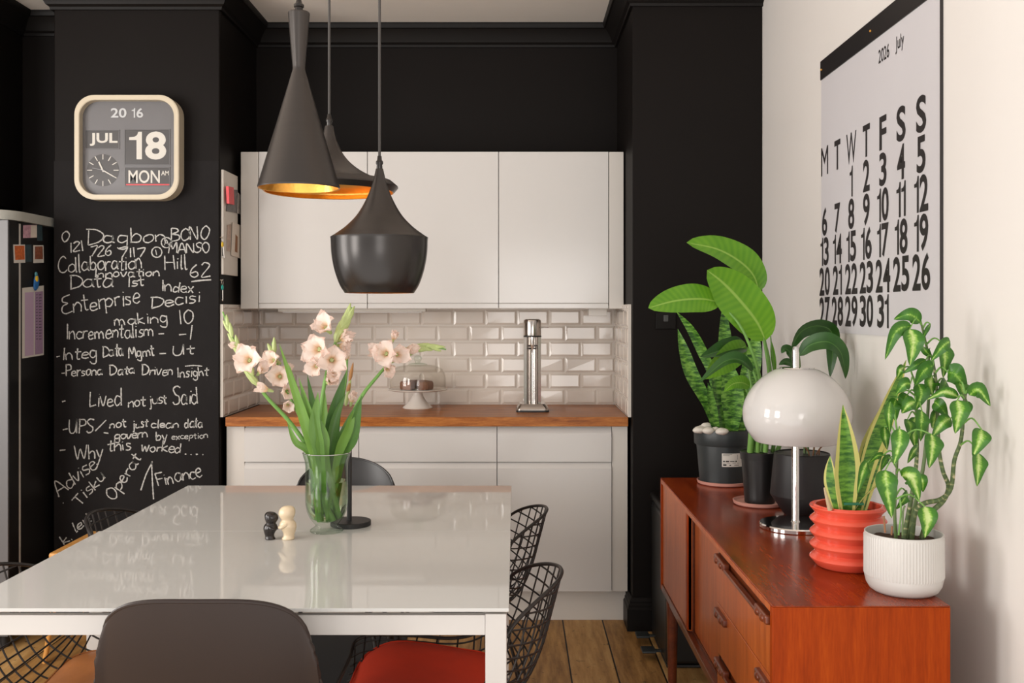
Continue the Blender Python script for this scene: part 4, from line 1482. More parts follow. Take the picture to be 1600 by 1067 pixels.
# fat one
d = 2.46
k = d / FP
up = [(5.8, 264), (6.2, 266), (11.5, 288), (21.5, 313), (35, 336), (51, 353), (66, 364.5), (75.8, 370.8)]
lo = [(75.4, 373), (74, 398), (69.5, 422), (62, 444), (54.5, 456.5), (53.5, 457.8)]
t, b, pr = pendant('fat black pendant lamp, lowest and rightmost of three', 593, d, up + lo, 54, None)
pu = smooth_prof([(w * k, EYE + (CY - y) * k) for w, y in up], 32)
pl = smooth_prof([(w * k, EYE + (CY - y) * k) for w, y in lo], 28)
sh_ = obj('shade', MB().lathe([(0, pu[0][1])] + pu + [(75.9 * k, pu[-1][1] - .001)], b, 96), M['pendant'], t, 25)
obj('lower_band', MB().lathe([(75.9 * k, pu[-1][1] - .001)] + pl, b, 96), M['pendant_dark'], t, 25)
obj('gold_lining', MB().lathe([(r - .0015, z) for r, z in pl[::-1]] + [(max(r - .003, 0), z - .001) for r, z in pu[::-1]] + [(0, pu[0][1] - .002)], b, 96), M['gold'], t, 25)
lamp_common(t, b, pu[0][1], .012, EYE + (CY - 400) * k)

# ------------------------------------------------------------------ things on the table
vd = 2.795
vb = Vector(((510.5 - CX) * vd / FP, vd, TZ))
vs_ = thing('glass_vase', 'footed clear green glass vase of gladioli on the white table', 'vase', vb)
vo = [(0, .000), (.042, .000), (.0465, .003), (.0455, .007), (.035, .014), (.030, .019), (.036, .026), (.047, .040), (.055, .058), (.0592, .080), (.0600, .110), (.0592, .15), (.0590, .185), (.0610, .200), (.0650, .214), (.0672, .2235)]
vi = [(.0660, .2240), (.0635, .214), (.0590, .200), (.0568, .185), (.0568, .15), (.0576, .110), (.0568, .080), (.052, .058), (.043, .040), (.025, .030), (0, .028)]
obj('glass_body', MB().lathe(vo + vi, vb, 72), M['vase_glass'], vs_, 60)
obj('rim', MB().tube([vb + Vector((.0666 * math.cos(a * PI / 36), .0666 * math.sin(a * PI / 36), .2238)) for a in range(72)], .0011, 8, True), M['chrome'], vs_)
wtr = obj('water', MB().lathe([(0, .0285), (.025, .0305), (.0425, .0405), (.0515, .0585), (.0563, .080), (.0571, .110), (.0565, .142), (.0565, .143), (0, .143)], vb, 64), M['water'], vs_, 60)

th_ = Vector(((548 - CX) * 2.885 / FP, 2.885, TZ - .001))
th = thing('towel_holder', 'black upright towel holder with round base behind the vase', 'holder', th_)
obj('base', MB().lathe([(0, 0), (.0575, 0), (.0585, .001), (.0585, .0125), (.057, .014), (0, .014)], th_, 64), M['black_rubber'], th)
obj('rod', MB().lathe([(0, .013), (.0072, .013), (.0072, .285), (.005, .290), (0, .291)], th_ + Vector((-.004, 0, 0)), 24), M['black_rubber'], th)


def hugger(name, label, px, h, mat, flip):
    d = 2.70
    b = Vector(((px - CX) * d / FP, d, TZ))
    s = h / .092
    t = thing(name, label, 'salt shaker', b, 'hugging salt and pepper shakers')
    pr = smooth_prof([(.0155, 0), (.0175, .003), (.0150, .012), (.0185, .024), (.0235, .036), (.0215, .047), (.0165, .054), (.0185, .060), (.0225, .070), (.0215, .082), (.0140, .0905), (.004, .0928)], 44)
    sg = 40
    vs, fs = [], []
    for r, z in pr:
        for k in range(sg):
            a = 2 * PI * k / sg
            lean = .0035 * math.sin(z / .092 * 2 * PI) * flip
            arm = 1 + .10 * math.exp(-((z - .034) / .012) ** 2) * math.cos(a - (0 if flip < 0 else PI)) + .06 * math.exp(-((z - .07) / .012) ** 2) * math.cos(a + 1.0)
            vs.append(b + Vector(((lean + r * arm * math.cos(a)) * s, r * arm * math.sin(a) * .9 * s, z * s)))
    m = len(pr)
    for j in range(m - 1):
        for k in range(sg):
            fs.append([j * sg + k, j * sg + (k + 1) % sg, (j + 1) * sg + (k + 1) % sg, (j + 1) * sg + k])
    fs.append(list(range(sg))[::-1])
    fs.append([(m - 1) * sg + k for k in range(sg)])
    obj('body', MB().add(vs, fs), mat, t, 60)
    ho = MB()
    for k in range(3):
        ho.blob(b + Vector((.005 * math.cos(k * 2.1), .005 * math.sin(k * 2.1), .0925)) * 1 + Vector((0, 0, h - .0925)), (.0008, .0008, .0006), 8, 4)
    obj('pouring_hole', ho, M['pot_black'], t)
    # arms reaching round towards the partner
    ar = MB()
    for sy in (-1, 1):
        ar.tube([b + Vector((0, sy * .017 * s, .044 * s)), b + Vector((-flip * .012 * s, sy * .021 * s, .038 * s)), b + Vector((-flip * .021 * s, sy * .012 * s, .035 * s))], [.0055 * s, .0045 * s], 10, n=8)
    obj('arm', ar, mat, t)
    return t


hugger('pepper_shaker', 'small black figure shaped shaker on the white table', 422.5, .0745, M['dark_ceramic'], -1)
hugger('salt_shaker', 'taller cream figure shaped shaker beside the black one', 450, .0905, M['cream_ceramic'], 1)

# ------------------------------------------------------------------ gladioli
def bloom(parent, c, axis, size, roll=0.0, openness=1.0):
    """ruffled six petalled trumpet flower"""
    size *= 1.32
    axis = Vector(axis).normalized()
    x = axis.orthogonal().normalized()
    y = axis.cross(x)
    mb = MB()
    for w in range(6):
        inner = w % 2
        an = roll + w * PI / 3
        ra = x * math.cos(an) + y * math.sin(an)
        tg = axis.cross(ra)
        ph = random.uniform(0, 6)
        L = size * random.uniform(.85, 1.15) * (.94 if inner else 1.04)
        hw = size * (.33 if inner else .38)

        curl = random.uniform(.35, .75)

        def fn(a, s, curl=curl, ra=ra, tg=tg, ph=ph, L=L, hw=hw, inner=inner):
            u = 2 * a - 1
            rr = L * (.07 + openness * (.74 * s ** 1.5))
            zz = L * (1.15 * s - curl * openness * s ** 3.0)
            wd = hw * (.16 + .98 * math.sin(PI * min(.97, .06 + .74 * s)) ** 1.1) * (1 - max(0, (s - .55) / .45) ** 2 * .80)
            ruf = size * .15 * s ** 2 * abs(u) ** 1.2 * math.sin(9 * s + ph + 4 * u) + size * .07 * s ** 3 * math.sin(7 * u + ph)
            cup = size * .10 * u * u * s
            return c + ra * (rr - cup * .5) + axis * (zz - size * .5 + ruf + cup + (.012 * size if inner else 0)) + tg * (u * wd)
        mb.grid(fn, 8, 10)
    tube_ = [c - axis * size * .95, c - axis * size * .6, c - axis * size * .3]
    b = obj('blossom', mb, M['petal'], parent, 60)
    obj('calyx', MB().tube(tube_, [size * .10, size * .15, size * .10], 8), M['bud'], b)
    st = MB()
    for q in range(3):
        e = c + axis * size * .22 + x * (size * .05 * (q - 1)) + y * size * .03
        st.tube([c - axis * size * .3, e], size * .012, 5)
    obj('stamen', st, M['cream_ceramic'], b)
    return b


def bud(mb, a, b, r):
    a, b = Vector(a), Vector(b)
    mb.tube([a, a.lerp(b, .25), a.lerp(b, .6), a.lerp(b, .88), b], [r * .5, r, r * .85, r * .45, r * .08], 8)


def gladiolus(label, stem_px, r, blooms, buds_n, tip_from, leaves=()):
    """stem_px: list of (px, py, d) from the foot inside the vase up to the tip"""
    t = thing('gladiolus', label, 'flower', P(*stem_px[0]), 'pale peach gladioli in the glass vase')
    path = catmull([P(*q) for q in stem_px], 40)
    obj('stem', MB().tube(path, [r + (r * .25 - r) * i / 40 for i in range(41)], 10), M['stem'], t)
    # closed buds alternate towards the tip
    if buds_n:
        for i in range(buds_n):
            f = tip_from + (1 - tip_from) * i / buds_n
            k = int(f * 39)
            p, q = path[k], path[min(k + 5, 40)]
            tg = (q - p).normalized()
            sd = tg.cross(Vector((0, -1, 0))).normalized() * (1 if i % 2 else -1)
            ln = .062 * (1 - .5 * i / buds_n)
            mb = MB()
            bud(mb, p, p + tg * ln + sd * ln * .20, .0100 * (1 - .5 * i / buds_n))
            obj('bud', mb, M['bud'], t)
    for (px, py, d, ax, size, op) in blooms:
        bloom(t, P(px, py, d), ax, size, random.uniform(0, 6), op)
    for pts, hw, roll in leaves:
        mb = MB().blade([P(*q) for q in pts], .9 * hw * 2.8 / FP, 'spear', roll=roll, fold=.22, n=24)
        obj('leaf', mb, M['glad'], t, 60)
    return t


g1 = gladiolus('leftmost peach gladiolus, bending far left with a long green tip',
    [(520, 812, 2.80), (497, 765, 2.79), (487, 712, 2.775), (455, 662, 2.75), (415, 618, 2.72), (388, 575, 2.70), (365, 532, 2.69), (348, 487, 2.69)], .0085,
    [(386, 561, 2.66, (-.1, -1, .25), .040, 1.0), (409, 577, 2.70, (.5, -.6, .5), .026, .55), (411, 607, 2.69, (-.8, -.5, .3), .024, .5), (366, 540, 2.69, (-.9, -.3, .5), .018, .4)], 10, .66,
    [([(500, 800, 2.76), (490, 712, 2.745), (470, 640, 2.74), (436, 536, 2.74)], 9, .3), ([(505, 810, 2.79), (492, 712, 2.76), (478, 660, 2.75), (452, 570, 2.74)], 9, -.2), ([(490, 790, 2.775), (484, 712, 2.76), (462, 690, 2.75), (449, 660, 2.76)], 6, .2)])
g2 = gladiolus('second peach gladiolus from the left, its blossoms crowded behind the leftmost stem',
    [(530, 810, 2.82), (505, 760, 2.83), (492, 712, 2.835), (470, 655, 2.85), (448, 610, 2.86), (432, 565, 2.87), (425, 535, 2.87)], .007,
    [(424, 562, 2.85, (-.4, -.9, .3), .034, .85), (437, 588, 2.845, (.2, -1, .1), .038, .9), (450, 612, 2.85, (.5, -.8, .0), .030, .8), (449, 575, 2.87, (.7, -.5, .4), .022, .6), (450, 634, 2.85, (.3, -.9, -.2), .026, .6)], 2, .86,
    [([(515, 800, 2.81), (502, 712, 2.80), (492, 650, 2.80), (480, 585, 2.80)], 8, .1), ([(498, 800, 2.77), (493, 712, 2.755), (486, 660, 2.75), (467, 590, 2.75)], 10, -.15)])
g3 = gladiolus('middle peach gladiolus, standing tallest with its green tip upright',
    [(500, 815, 2.78), (496, 765, 2.775), (497, 712, 2.77), (500, 650, 2.77), (507, 600, 2.77), (516, 560, 2.775), (530, 520, 2.78), (541, 500, 2.785), (549, 480, 2.79)], .0085,
    [(505, 508, 2.745, (-.3, -.9, .5), .038, .85), (494, 545, 2.735, (-.3, -1, .1), .042, 1.0), (519, 562, 2.735, (.25, -1, .1), .040, .95), (491, 574, 2.74, (-.3, -1, -.2), .032, .9), (540, 527, 2.775, (.85, -.4, .35), .030, .6), (517, 594, 2.75, (.5, -.75, .3), .030, .6), (537, 541, 2.775, (.8, -.5, -.1), .024, .5), (522, 585, 2.745, (.2, -1, .2), .026, .8)], 9, .74,
    [([(512, 812, 2.76), (500, 712, 2.74), (492, 665, 2.735), (497, 612, 2.74)], 11, .1), ([(528, 800, 2.78), (506, 712, 2.745), (503, 680, 2.74), (490, 640, 2.735)], 12, .35)])
g4 = gladiolus('right peach gladiolus, leaning right with its tip pointing sideways',
    [(496, 812, 2.80), (520, 765, 2.80), (531, 712, 2.80), (548, 655, 2.80), (566, 618, 2.81), (588, 590, 2.82), (608, 568, 2.83), (640, 545, 2.85), (668, 541, 2.86), (697, 546, 2.87)], .008,
    [(600, 551, 2.785, (-.2, -1, .2), .042, .95), (623, 554, 2.80, (.45, -.85, .05), .034, .8), (616, 525, 2.82, (.35, -.5, .9), .020, .45), (607, 577, 2.80, (.4, -.7, -.25), .030, .6), (641, 546, 2.835, (.85, -.5, .15), .026, .5), (588, 547, 2.80, (-.7, -.7, .1), .028, .7)], 9, .70,
    [([(508, 800, 2.815), (528, 712, 2.80), (543, 670, 2.79), (566, 619, 2.79)], 11, -.3), ([(520, 805, 2.82), (533, 712, 2.79), (550, 680, 2.775), (565, 618, 2.77)], 13, .25), ([(512, 800, 2.79), (527, 715, 2.775), (545, 668, 2.765), (553, 640, 2.77)], 9, .5)])
g5 = gladiolus('thin gladiolus with wilted orange tips, behind the middle stem',
    [(512, 812, 2.83), (515, 765, 2.84), (520, 712, 2.845), (530, 650, 2.86), (540, 600, 2.87), (543, 560, 2.87), (545, 540, 2.87)], .006,
    [(541, 556, 2.865, (.1, -.5, .9), .022, .3), (551, 622, 2.85, (.3, -.5, .8), .024, .3)], 0, .9,
    [([(518, 805, 2.83), (518, 712, 2.83), (522, 650, 2.83), (541, 580, 2.83)], 13, .1), ([(505, 800, 2.82), (508, 712, 2.84), (506, 660, 2.84), (508, 612, 2.84)], 10, -.1), ([(506, 800, 2.80), (514, 712, 2.80), (524, 655, 2.80), (540, 615, 2.81)], 8, .2)])
for (a, b) in (((546, 596, 2.87), (552, 566, 2.87)), ((543, 612, 2.86), (547, 598, 2.86))):
    mb = MB()
    bud(mb, P(*a), P(*b), .0055)
    obj('wilted_bud', mb, M['brown_bud'], g5)
    mb = MB()
    bud(mb, P(a[0] - 3, a[1] + 22, a[2]), P(a[0] + 2, a[1] - 6, a[2]), .006)
    obj('bud', mb, M['bud'], g5)

# ------------------------------------------------------------------ teak sideboard
SX0, SX1, SY0, SY1, SZ0, SZ1 = .545, .925, 2.107, 3.738, .316, .734
sb = thing('sideboard', 'long reddish teak sideboard along the white wall, covered with potted plants', 'sideboard', ((SX0 + SX1) / 2, (SY0 + SY1) / 2, 0))
obj('top', MB().box((SX0 + .001, SY0 + .001, SZ1 - .003), (SX1, SY1 - .001, SZ1), .001, 1).box((SX0 + .02, SY0 + .021, SZ1 - .0185), (SX1 - .002, SY1 - .021, SZ1 - .002)), M['teak_top'], sb)
obj('front_edge', MB().box((SX0, SY0 + .0205, SZ1 - .0185), (SX0 + .0195, SY1 - .0205, SZ1 - .0032), .002), M['teak_front'], sb)
for y0, y1 in ((SY0, SY0 + .02), (SY1 - .02, SY1)):
    obj('end_panel', MB().box((SX0 + .0005, y0, SZ0), (SX1 - .0005, y1, SZ1 - .0032), .001, 1), M['teak_end'], sb)
obj('bottom_panel', MB().box((SX0 + .001, SY0 + .0205, SZ0), (SX1 - .001, SY1 - .0205, SZ0 + .018), .001, 1), M['teak_dark'], sb)
obj('back_panel', MB().box((SX1 - .012, SY0 + .0205, SZ0 + .0185), (SX1 - .002, SY1 - .0205, SZ1 - .0185)), M['teak_dark'], sb)
for y in (2.706, 3.175):
    obj('divider', MB().box((SX0 + .010, y - .008, SZ0 + .0185), (SX1 - .013, y + .008, SZ1 - .0185)), M['teak_dark'], sb)
def sdoor(y0, y1, x, m):
    return obj('sliding_door', MB().box((x, y0, SZ0 + .024), (x + .014, y1, SZ1 - .020), .001, 1), m, sb)
d1 = sdoor(3.165, SY1 - .021, SX0 + .006, M['teak_front'])
obj('door_pull', MB().box((SX0 + .0025, 3.165, SZ0 + .024), (SX0 + .020, 3.195, SZ1 - .020), .004), M['teak_end'], d1)
d2 = sdoor(2.72, 3.155, SX0 + .026, M['teak_front'])
for x in (SX0 + .006, SX0 + .026):
    pass
obj('door_track', MB().box((SX0 + .002, 2.70, SZ0 + .0185), (SX0 + .006, SY1 - .021, SZ0 + .023)).box((SX0 + .0205, 2.70, SZ0 + .0185), (SX0 + .0255, SY1 - .021, SZ0 + .023)), M['teak_dark'], sb)
dz = [(.574, .7145), (.4375, .5715), (.3365, .435)]
for i, (z0, z1) in enumerate(dz):
    y0, y1 = SY0 + .022, 2.694
    dr = obj('drawer', MB().box((SX0 + .003, y0, z0), (SX0 + .021, y1, z1 - (.030 if i != 1 else .0)), .001, 1).box((SX0 + .018, y0, z0), (SX0 + .021, y1, z1)).box((SX0 + .0211, y0 + .01, z0 + .01), (SX1 - .02, y1 - .01, z1 - .012)), M['teak_front'], sb)
    hm = MB()
    gm = MB()
    zc = z1 - .018 if i != 1 else z1 - .020
    if i != 1:
        hm.box((SX0 - .007, y0 + .06, z1 - .031), (SX0 + .006, y1 - .06, z1 - .021), .003)      # long moulded rail
        hm.box((SX0 + .0125, y0 + .004, z1 - .029), (SX0 + .0175, y1 - .004, z1 - .002), .001)
    ends = ((y0 + .004, y0 + .105), (y1 - .125, y1 - .004))
    grips = []
    for ya, yb in ends:
        gm = MB()
        gm.box((SX0 - .009, ya, zc - .012), (SX0 + .011, yb, zc + .009), .005, 3)
        for q in (.28, .72):
            gm.blob((SX0 - .008, ya + (yb - ya) * q, zc - .003), (.006, .014, .009), 14, 8)
        grips.append(gm)
    if i != 1:
        h = obj('handle_rail', hm, M['teak_dark'], dr)
    for gm in grips:
        obj('handle_grip', gm, M['teak_dark'], h if i != 1 else dr, 50)
for x in (SX0 + .03, SX1 - .03):
    for y in (SY0 + .16, 3.64):
        obj('leg', MB().lathe([(0, 0), (.016, 0), (.0215, .30), (.0215, SZ0 - .022), (0, SZ0 - .022)], (x, y, 0), 24), M['teak_dark'], sb)
lr = MB()
for x in (SX0 + .03, SX1 - .03):
    lr.box((x - .014, SY0 + .10, SZ0 - .036), (x + .014, SY1 - .06, SZ0 - .0005), .003)
obj('leg_rail', lr, M['teak_dark'], sb)

# pedal bin between the sideboard and the chimney breast
pb_ = thing('pedal_bin', 'tall black pedal bin in the corner behind the sideboard', 'bin', (.76, 3.985, 0))
obj('body', MB().box((.572, 3.775, .012), (.955, 4.195, .565), .018, 3), M['bin'], pb_)
obj('lid', MB().box((.567, 3.770, .568), (.960, 4.200, .602), .014, 3), M['black_trim'], pb_)
obj('foot_plate', MB().box((.575, 3.78, 0), (.95, 4.19, .0118), .004), M['black_rubber'], pb_)
for y in (3.89, 4.07):
    pd = obj('pedal', MB().box((.492, y - .034, .028), (.548, y + .034, .038), .006).box((.545, y - .012, .026), (.5715, y + .012, .034), .003), M['pot_grey'], pb_)

# ------------------------------------------------------------------ pots and plants on the sideboard
PZ = SZ1


def tri_pot(b, prof, soil_r, soil_z, mat, seg=72, name='pot'):
    """pot wall with an inner face, and soil"""
    outer = [(r, z) for r, z in prof]
    inner = [(r - .004, z) for r, z in prof[::-1] if z > soil_z - .012]
    pot = MB().lathe([(0, outer[0][1])] + outer + inner + [(0, inner[-1][1])], b, seg)
    soil = MB().grid(lambda u, v: b + Vector((soil_r * v * math.cos(2 * PI * u), soil_r * v * math.sin(2 * PI * u), soil_z + .003 * math.sin(9 * u * 6 + v * 11) * (1 - v * .5))), 40, 8, True)
    return pot, soil


def saucer(label, b, r):
    m = MB().lathe([(0, 0), (r * .90, 0), (r * .97, .004), (r, .0135), (r - .003, .0145), (r * .93, .006), (0, .005)], b, 72)
    return tag(obj('saucer', m, M['pink'], loc=b), label, 'saucer', 'pink saucers under the pots')


# --- banded sword plant in the charcoal pot
b1 = Vector(((1131 - CX) * 3.615 / FP, 3.615, PZ))
saucer('pink saucer under the large charcoal pot', b1, .0975)
p1 = b1 + Vector((0, 0, .0062))
s1 = thing('snake_plant', 'banded snake plant in a charcoal plastic pot with a white sticker', 'potted plant', p1)
po, so_ = tri_pot(p1, [(.0845, 0), (.087, .003), (.0985, .135), (.0985, .1375), (.1055, .139), (.107, .142), (.1085, .192), (.1075, .195)], .1035, .186, M['pot_grey'])
pot1 = obj('pot', po, M['pot_grey'], s1, 30)
obj('soil', so_, M['soil'], s1)
# sticker wrapped on the pot
def stick(u, v, dr=.0005):
    z = .068 + .048 * v
    r = .087 + (.0985 - .087) * z / .135 + dr
    a = math.radians(-106 + 54 * u)
    return p1 + Vector((r * math.cos(a), r * math.sin(a), z))
stk = obj('sticker', MB().grid(lambda u, v: stick(u, v), 12, 4), M['print_white'], pot1)
tx = MB()
for k in range(12):
    v = .08 + .84 * k / 12
    tx.grid(lambda u, w, v=v: stick(.86 + .08 * u, v + .045 * w, .0009), 2, 1)
for (ua, ub, va, vb_) in ((.05, .4, .90, .93), (.05, .3, .84, .86), (.05, .12, .36, .46), (.15, .28, .36, .46), (.32, .5, .38, .44), (.54, .6, .36, .46), (.05, .7, .26, .28), (.05, .18, .08, .2), (.3, .36, .08, .16), (.5, .7, .1, .14), (.62, .63, .55, .9)):
    tx.grid(lambda u, w: stick(ua + (ub - ua) * u, va + (vb_ - va) * w, .0009), 3, 1)
obj('printed_lines', tx, M['print_black'], stk, 0)
for pts, hw, roll, mt in [
    ([(1119, 672, 3.58), (1104, 630, 3.57), (1080, 585, 3.56), (1068, 548, 3.56), (1059, 514, 3.56)], 11.5, .25, 'band'),
    ([(1126, 672, 3.63), (1114, 590, 3.64), (1096, 545, 3.64), (1078, 512, 3.63), (1057, 487, 3.62)], 8.5, -.5, 'band'),
    ([(1134, 672, 3.67), (1133, 590, 3.68), (1132, 530, 3.69), (1130, 473, 3.69)], 12.5, .1, 'band'),
    ([(1152, 672, 3.66), (1166, 610, 3.66), (1177, 555, 3.66), (1182, 514, 3.66)], 15, -.15, 'band'),
    ([(1143, 674, 3.56), (1144, 640, 3.55), (1142, 600, 3.55), (1137, 560, 3.56)], 18, .05, 'band'),
    ([(1121, 673, 3.56), (1116, 650, 3.55), (1110, 622, 3.55), (1106, 598, 3.55)], 7, .3, 'band'),
    ([(1130, 672, 3.60), (1124, 625, 3.60), (1118, 590, 3.61), (1112, 560, 3.61)], 11, .4, 'band'),
    ([(1158, 674, 3.58), (1160, 630, 3.57), (1163, 600, 3.57), (1170, 560, 3.57)], 12, -.3, 'band')]:
    obj('leaf', MB().blade([P(*q) for q in pts], hw * 3.6 / FP, 'sword', roll=roll, fold=.28, n=20), M[mt], s1, 60)
for i, (px, py, d, rx) in enumerate([(1093, 665, 3.56, .024), (1105, 658, 3.60, .022), (1107, 667, 3.535, .022), (1128, 669, 3.515, .024), (1097, 661, 3.60, .02), (1118, 664, 3.55, .018)]):
    q = P(px, py, d)
    q.z = p1.z + .192 + (.012 if i == 1 else .003)
    tag(obj('pebble', MB().blob(q, (rx, rx * .8, .013), 16, 10, .05), M['stone']), 'white pebble lying on the soil of the charcoal pot', 'stone', 'white pebbles in the charcoal pot')

# --- bird of paradise in the nursery pot
b2 = Vector(((1187 - CX) * 3.225 / FP, 3.225, PZ))
saucer('pink saucer under the small black nursery pot', b2, .086)
p2 = b2 + Vector((0, 0, .0062))
s2 = thing('bird_of_paradise', 'large leaved green plant in a small black nursery pot', 'potted plant', p2)
po, so_ = tri_pot(p2, [(.047, 0), (.0485, .003), (.0485, .010), (.0585, .140), (.0612, .1405), (.0635, .164), (.0625, .166)], .0595, .156, M['pot_black'])
obj('pot', po, M['pot_black'], s2, 30)
obj('soil', so_, M['soil'], s2)
def tubepx(nm, parent, pts, r, mt, n=24):
    return obj(nm, MB().tube([P(*q) for q in pts], r, 10, n=n), M[mt], parent)
for pts, r in [
    ([(1190, 706, 3.22), (1201, 640, 3.22), (1203, 577, 3.22), (1193, 525, 3.21), (1190, 490, 3.21), (1184, 449, 3.20)], [.008, .0035]),
    ([(1196, 706, 3.20), (1203, 640, 3.19), (1201, 580, 3.18), (1193, 527, 3.17)], [.008, .0035]),
    ([(1181, 706, 3.19), (1190, 640, 3.16), (1186, 585, 3.14), (1160, 515, 3.12), (1124, 472, 3.12)], [.008, .0032]),
    ([(1176, 706, 3.24), (1178, 640, 3.25), (1172, 590, 3.25), (1163, 540, 3.26)], [.007, .003]),
    ([(1184, 706, 3.17), (1185, 640, 3.13), (1183, 600, 3.12), (1176, 578, 3.12)], [.007, .003]),
    ([(1176, 706, 3.20), (1176, 660, 3.16), (1170, 620, 3.14), (1163, 600, 3.13)], [.006, .003]),
    ([(1207, 706, 3.23), (1214, 660, 3.23), (1211, 600, 3.23), (1204, 525, 3.23)], [.007, .002]),
    ([(1172, 706, 3.18), (1173, 690, 3.17), (1174, 670, 3.17), (1176, 640, 3.18)], [.010, .008]),
    ([(1196, 706, 3.165), (1197, 690, 3.16), (1198, 670, 3.16), (1200, 640, 3.16)], [.009, .007]),
    ([(1214, 706, 3.22), (1220, 690, 3.22), (1224, 672, 3.22), (1226, 640, 3.21)], [.008, .004])]:
    tubepx('stalk', s2, pts, r, 'stem')
for pts, hw, kind, roll, fold, mt in [
    ([(1186, 456, 3.20), (1177, 430, 3.19), (1155, 408, 3.17), (1120, 389, 3.13), (1073, 379, 3.08)], 25, 'paddle', .35, .35, 'strel'),
    ([(1196, 532, 3.17), (1182, 502, 3.15), (1155, 468, 3.12), (1130, 442, 3.09), (1105, 422, 3.05)], 34, 'paddle', -.1, .22, 'strel'),
    ([(1124, 472, 3.12), (1095, 467, 3.09), (1055, 470, 3.05), (1013, 481, 3.01)], 23, 'paddle', .3, .2, 'strel'),
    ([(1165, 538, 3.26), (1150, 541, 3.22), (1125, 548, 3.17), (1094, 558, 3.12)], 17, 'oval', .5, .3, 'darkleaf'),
    ([(1166, 540, 3.24), (1145, 552, 3.20), (1122, 570, 3.16), (1100, 592, 3.12)], 22, 'oval', -.2, .3, 'strel'),
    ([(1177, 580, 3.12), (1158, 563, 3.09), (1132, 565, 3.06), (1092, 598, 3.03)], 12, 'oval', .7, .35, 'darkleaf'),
    ([(1172, 604, 3.13), (1160, 598, 3.10), (1145, 600, 3.08), (1131, 612, 3.06)], 11, 'oval', .3, .3, 'strel'),
    ([(1205, 532, 3.23), (1208, 555, 3.23), (1210, 575, 3.23), (1210, 600, 3.23)], 4, 'lance', .3, .3, 'strel')]:
    obj('leaf', MB().blade([P(*q) for q in pts], hw * 3.15 / FP, kind, roll=roll, fold=fold, n=24, nc=8, wavy=.05), M[mt], s2, 60)

# --- drooping dark leaved plant in the matt black pot
p3 = Vector(((1253 - CX) * 3.05 / FP, 3.05, PZ))
s3 = thing('leafy_plant', 'plant with drooping dark leaves in a matt black tapered pot', 'potted plant', p3)
po, so_ = tri_pot(p3, [(.050, 0), (.053, .002), (.0945, .062), (.0955, .066), (.0835, .190), (.082, .1925)], .078, .16, M['pot_matt'])
obj('pot', po, M['pot_matt'], s3, 24)
obj('soil', so_, M['soil'], s3)
for pts, r in [
    ([(1257, 722, 3.05), (1256, 650, 3.06), (1240, 580, 3.08), (1236, 545, 3.08)], [.004, .002]),
    ([(1262, 722, 3.04), (1262, 650, 3.06), (1252, 590, 3.08), (1249, 556, 3.08)], [.004, .002]),
    ([(1270, 722, 3.05), (1272, 690, 3.06), (1268, 640, 3.08), (1262, 580, 3.10)], [.003, .0015])]:
    tubepx('stalk', s3, pts, r, 'stem_dark')
for pts, r in [([(1272, 722, 3.03), (1278, 705, 3.02), (1287, 695, 3.01)], .002), ([(1266, 722, 3.02), (1263, 706, 3.0), (1256, 696, 2.99)], .002), ([(1278, 722, 3.02), (1281, 700, 3.0)], .002), ([(1270, 722, 3.01), (1271, 704, 3.0), (1274, 692, 3.0)], .002)]:
    obj('dry_stalk', MB().tube([P(*q) for q in pts], r, 8, n=8), M['twig'], s3)
for pts, hw, roll in [
    ([(1236, 545, 3.08), (1252, 518, 3.10), (1278, 509, 3.13), (1300, 520, 3.16), (1300, 560, 3.18), (1297, 590, 3.18)], 14, .5),
    ([(1249, 556, 3.08), (1266, 539, 3.07), (1293, 534, 3.06), (1312, 548, 3.06), (1319, 572, 3.06), (1321, 592, 3.06)], 15, -.45),
    ([(1240, 562, 3.08), (1234, 550, 3.05), (1226, 545, 3.03), (1221, 552, 3.02)], 8, .2),
    ([(1242, 572, 3.08), (1232, 566, 3.05), (1224, 566, 3.03), (1217, 570, 3.02)], 6, .2)]:
    obj('leaf', MB().blade([P(*q) for q in pts], hw * 3.1 / FP, 'oval', roll=roll, fold=.3, n=24, nc=8), M['darkleaf'], s3, 60)

# --- dome lamp
lb = Vector(((1243 - CX) * 2.875 / FP, 2.875, PZ))
lp = thing('table_lamp', 'white mushroom dome table lamp with chrome stem on the sideboard', 'lamp', lb)
obj('base', MB().lathe([(0, 0), (.100, 0), (.103, .002), (.103, .011), (.100, .0145), (.06, .0165), (0, .017)], lb, 96), M['chrome'], lp)
obj('stem', MB().lathe([(0, .016), (.014, .016), (.0115, .020), (.0105, .024), (.0105, .508), (.007, .524), (0, .526)], lb, 32), M['chrome'], lp)
k = 2.875 / FP
hp = [(26, 575.5), (34, 578), (48, 586), (62, 598.5), (73, 613), (80.5, 629), (83.2, 645), (81.5, 660), (76, 674), (66, 687.5), (63.5, 690)]
hp = smooth_prof([(w * k, EYE + (CY - y) * k) for w, y in hp], 50)
q = Vector((lb.x + .004, lb.y, 0))
sh_ = obj('shade', MB().lathe([(.011, hp[0][1])] + hp + [(r - .004, z) for r, z in hp[::-1]] + [(.011, hp[0][1] - .004)], q, 96), M['opal'], lp, 50)
obj('shade_cap', MB().lathe([(.0105, hp[0][1] + .0005), (26.5 * k, hp[0][1] + .0005), (26 * k, hp[0][1] + .0025), (.0105, hp[0][1] + .003)], q, 64), M['chrome'], lp)
obj('lamp_holder', MB().lathe([(0, 1.10), (.018, 1.10), (.018, 1.16), (0, 1.16)], q, 24), M['opal'], lp)

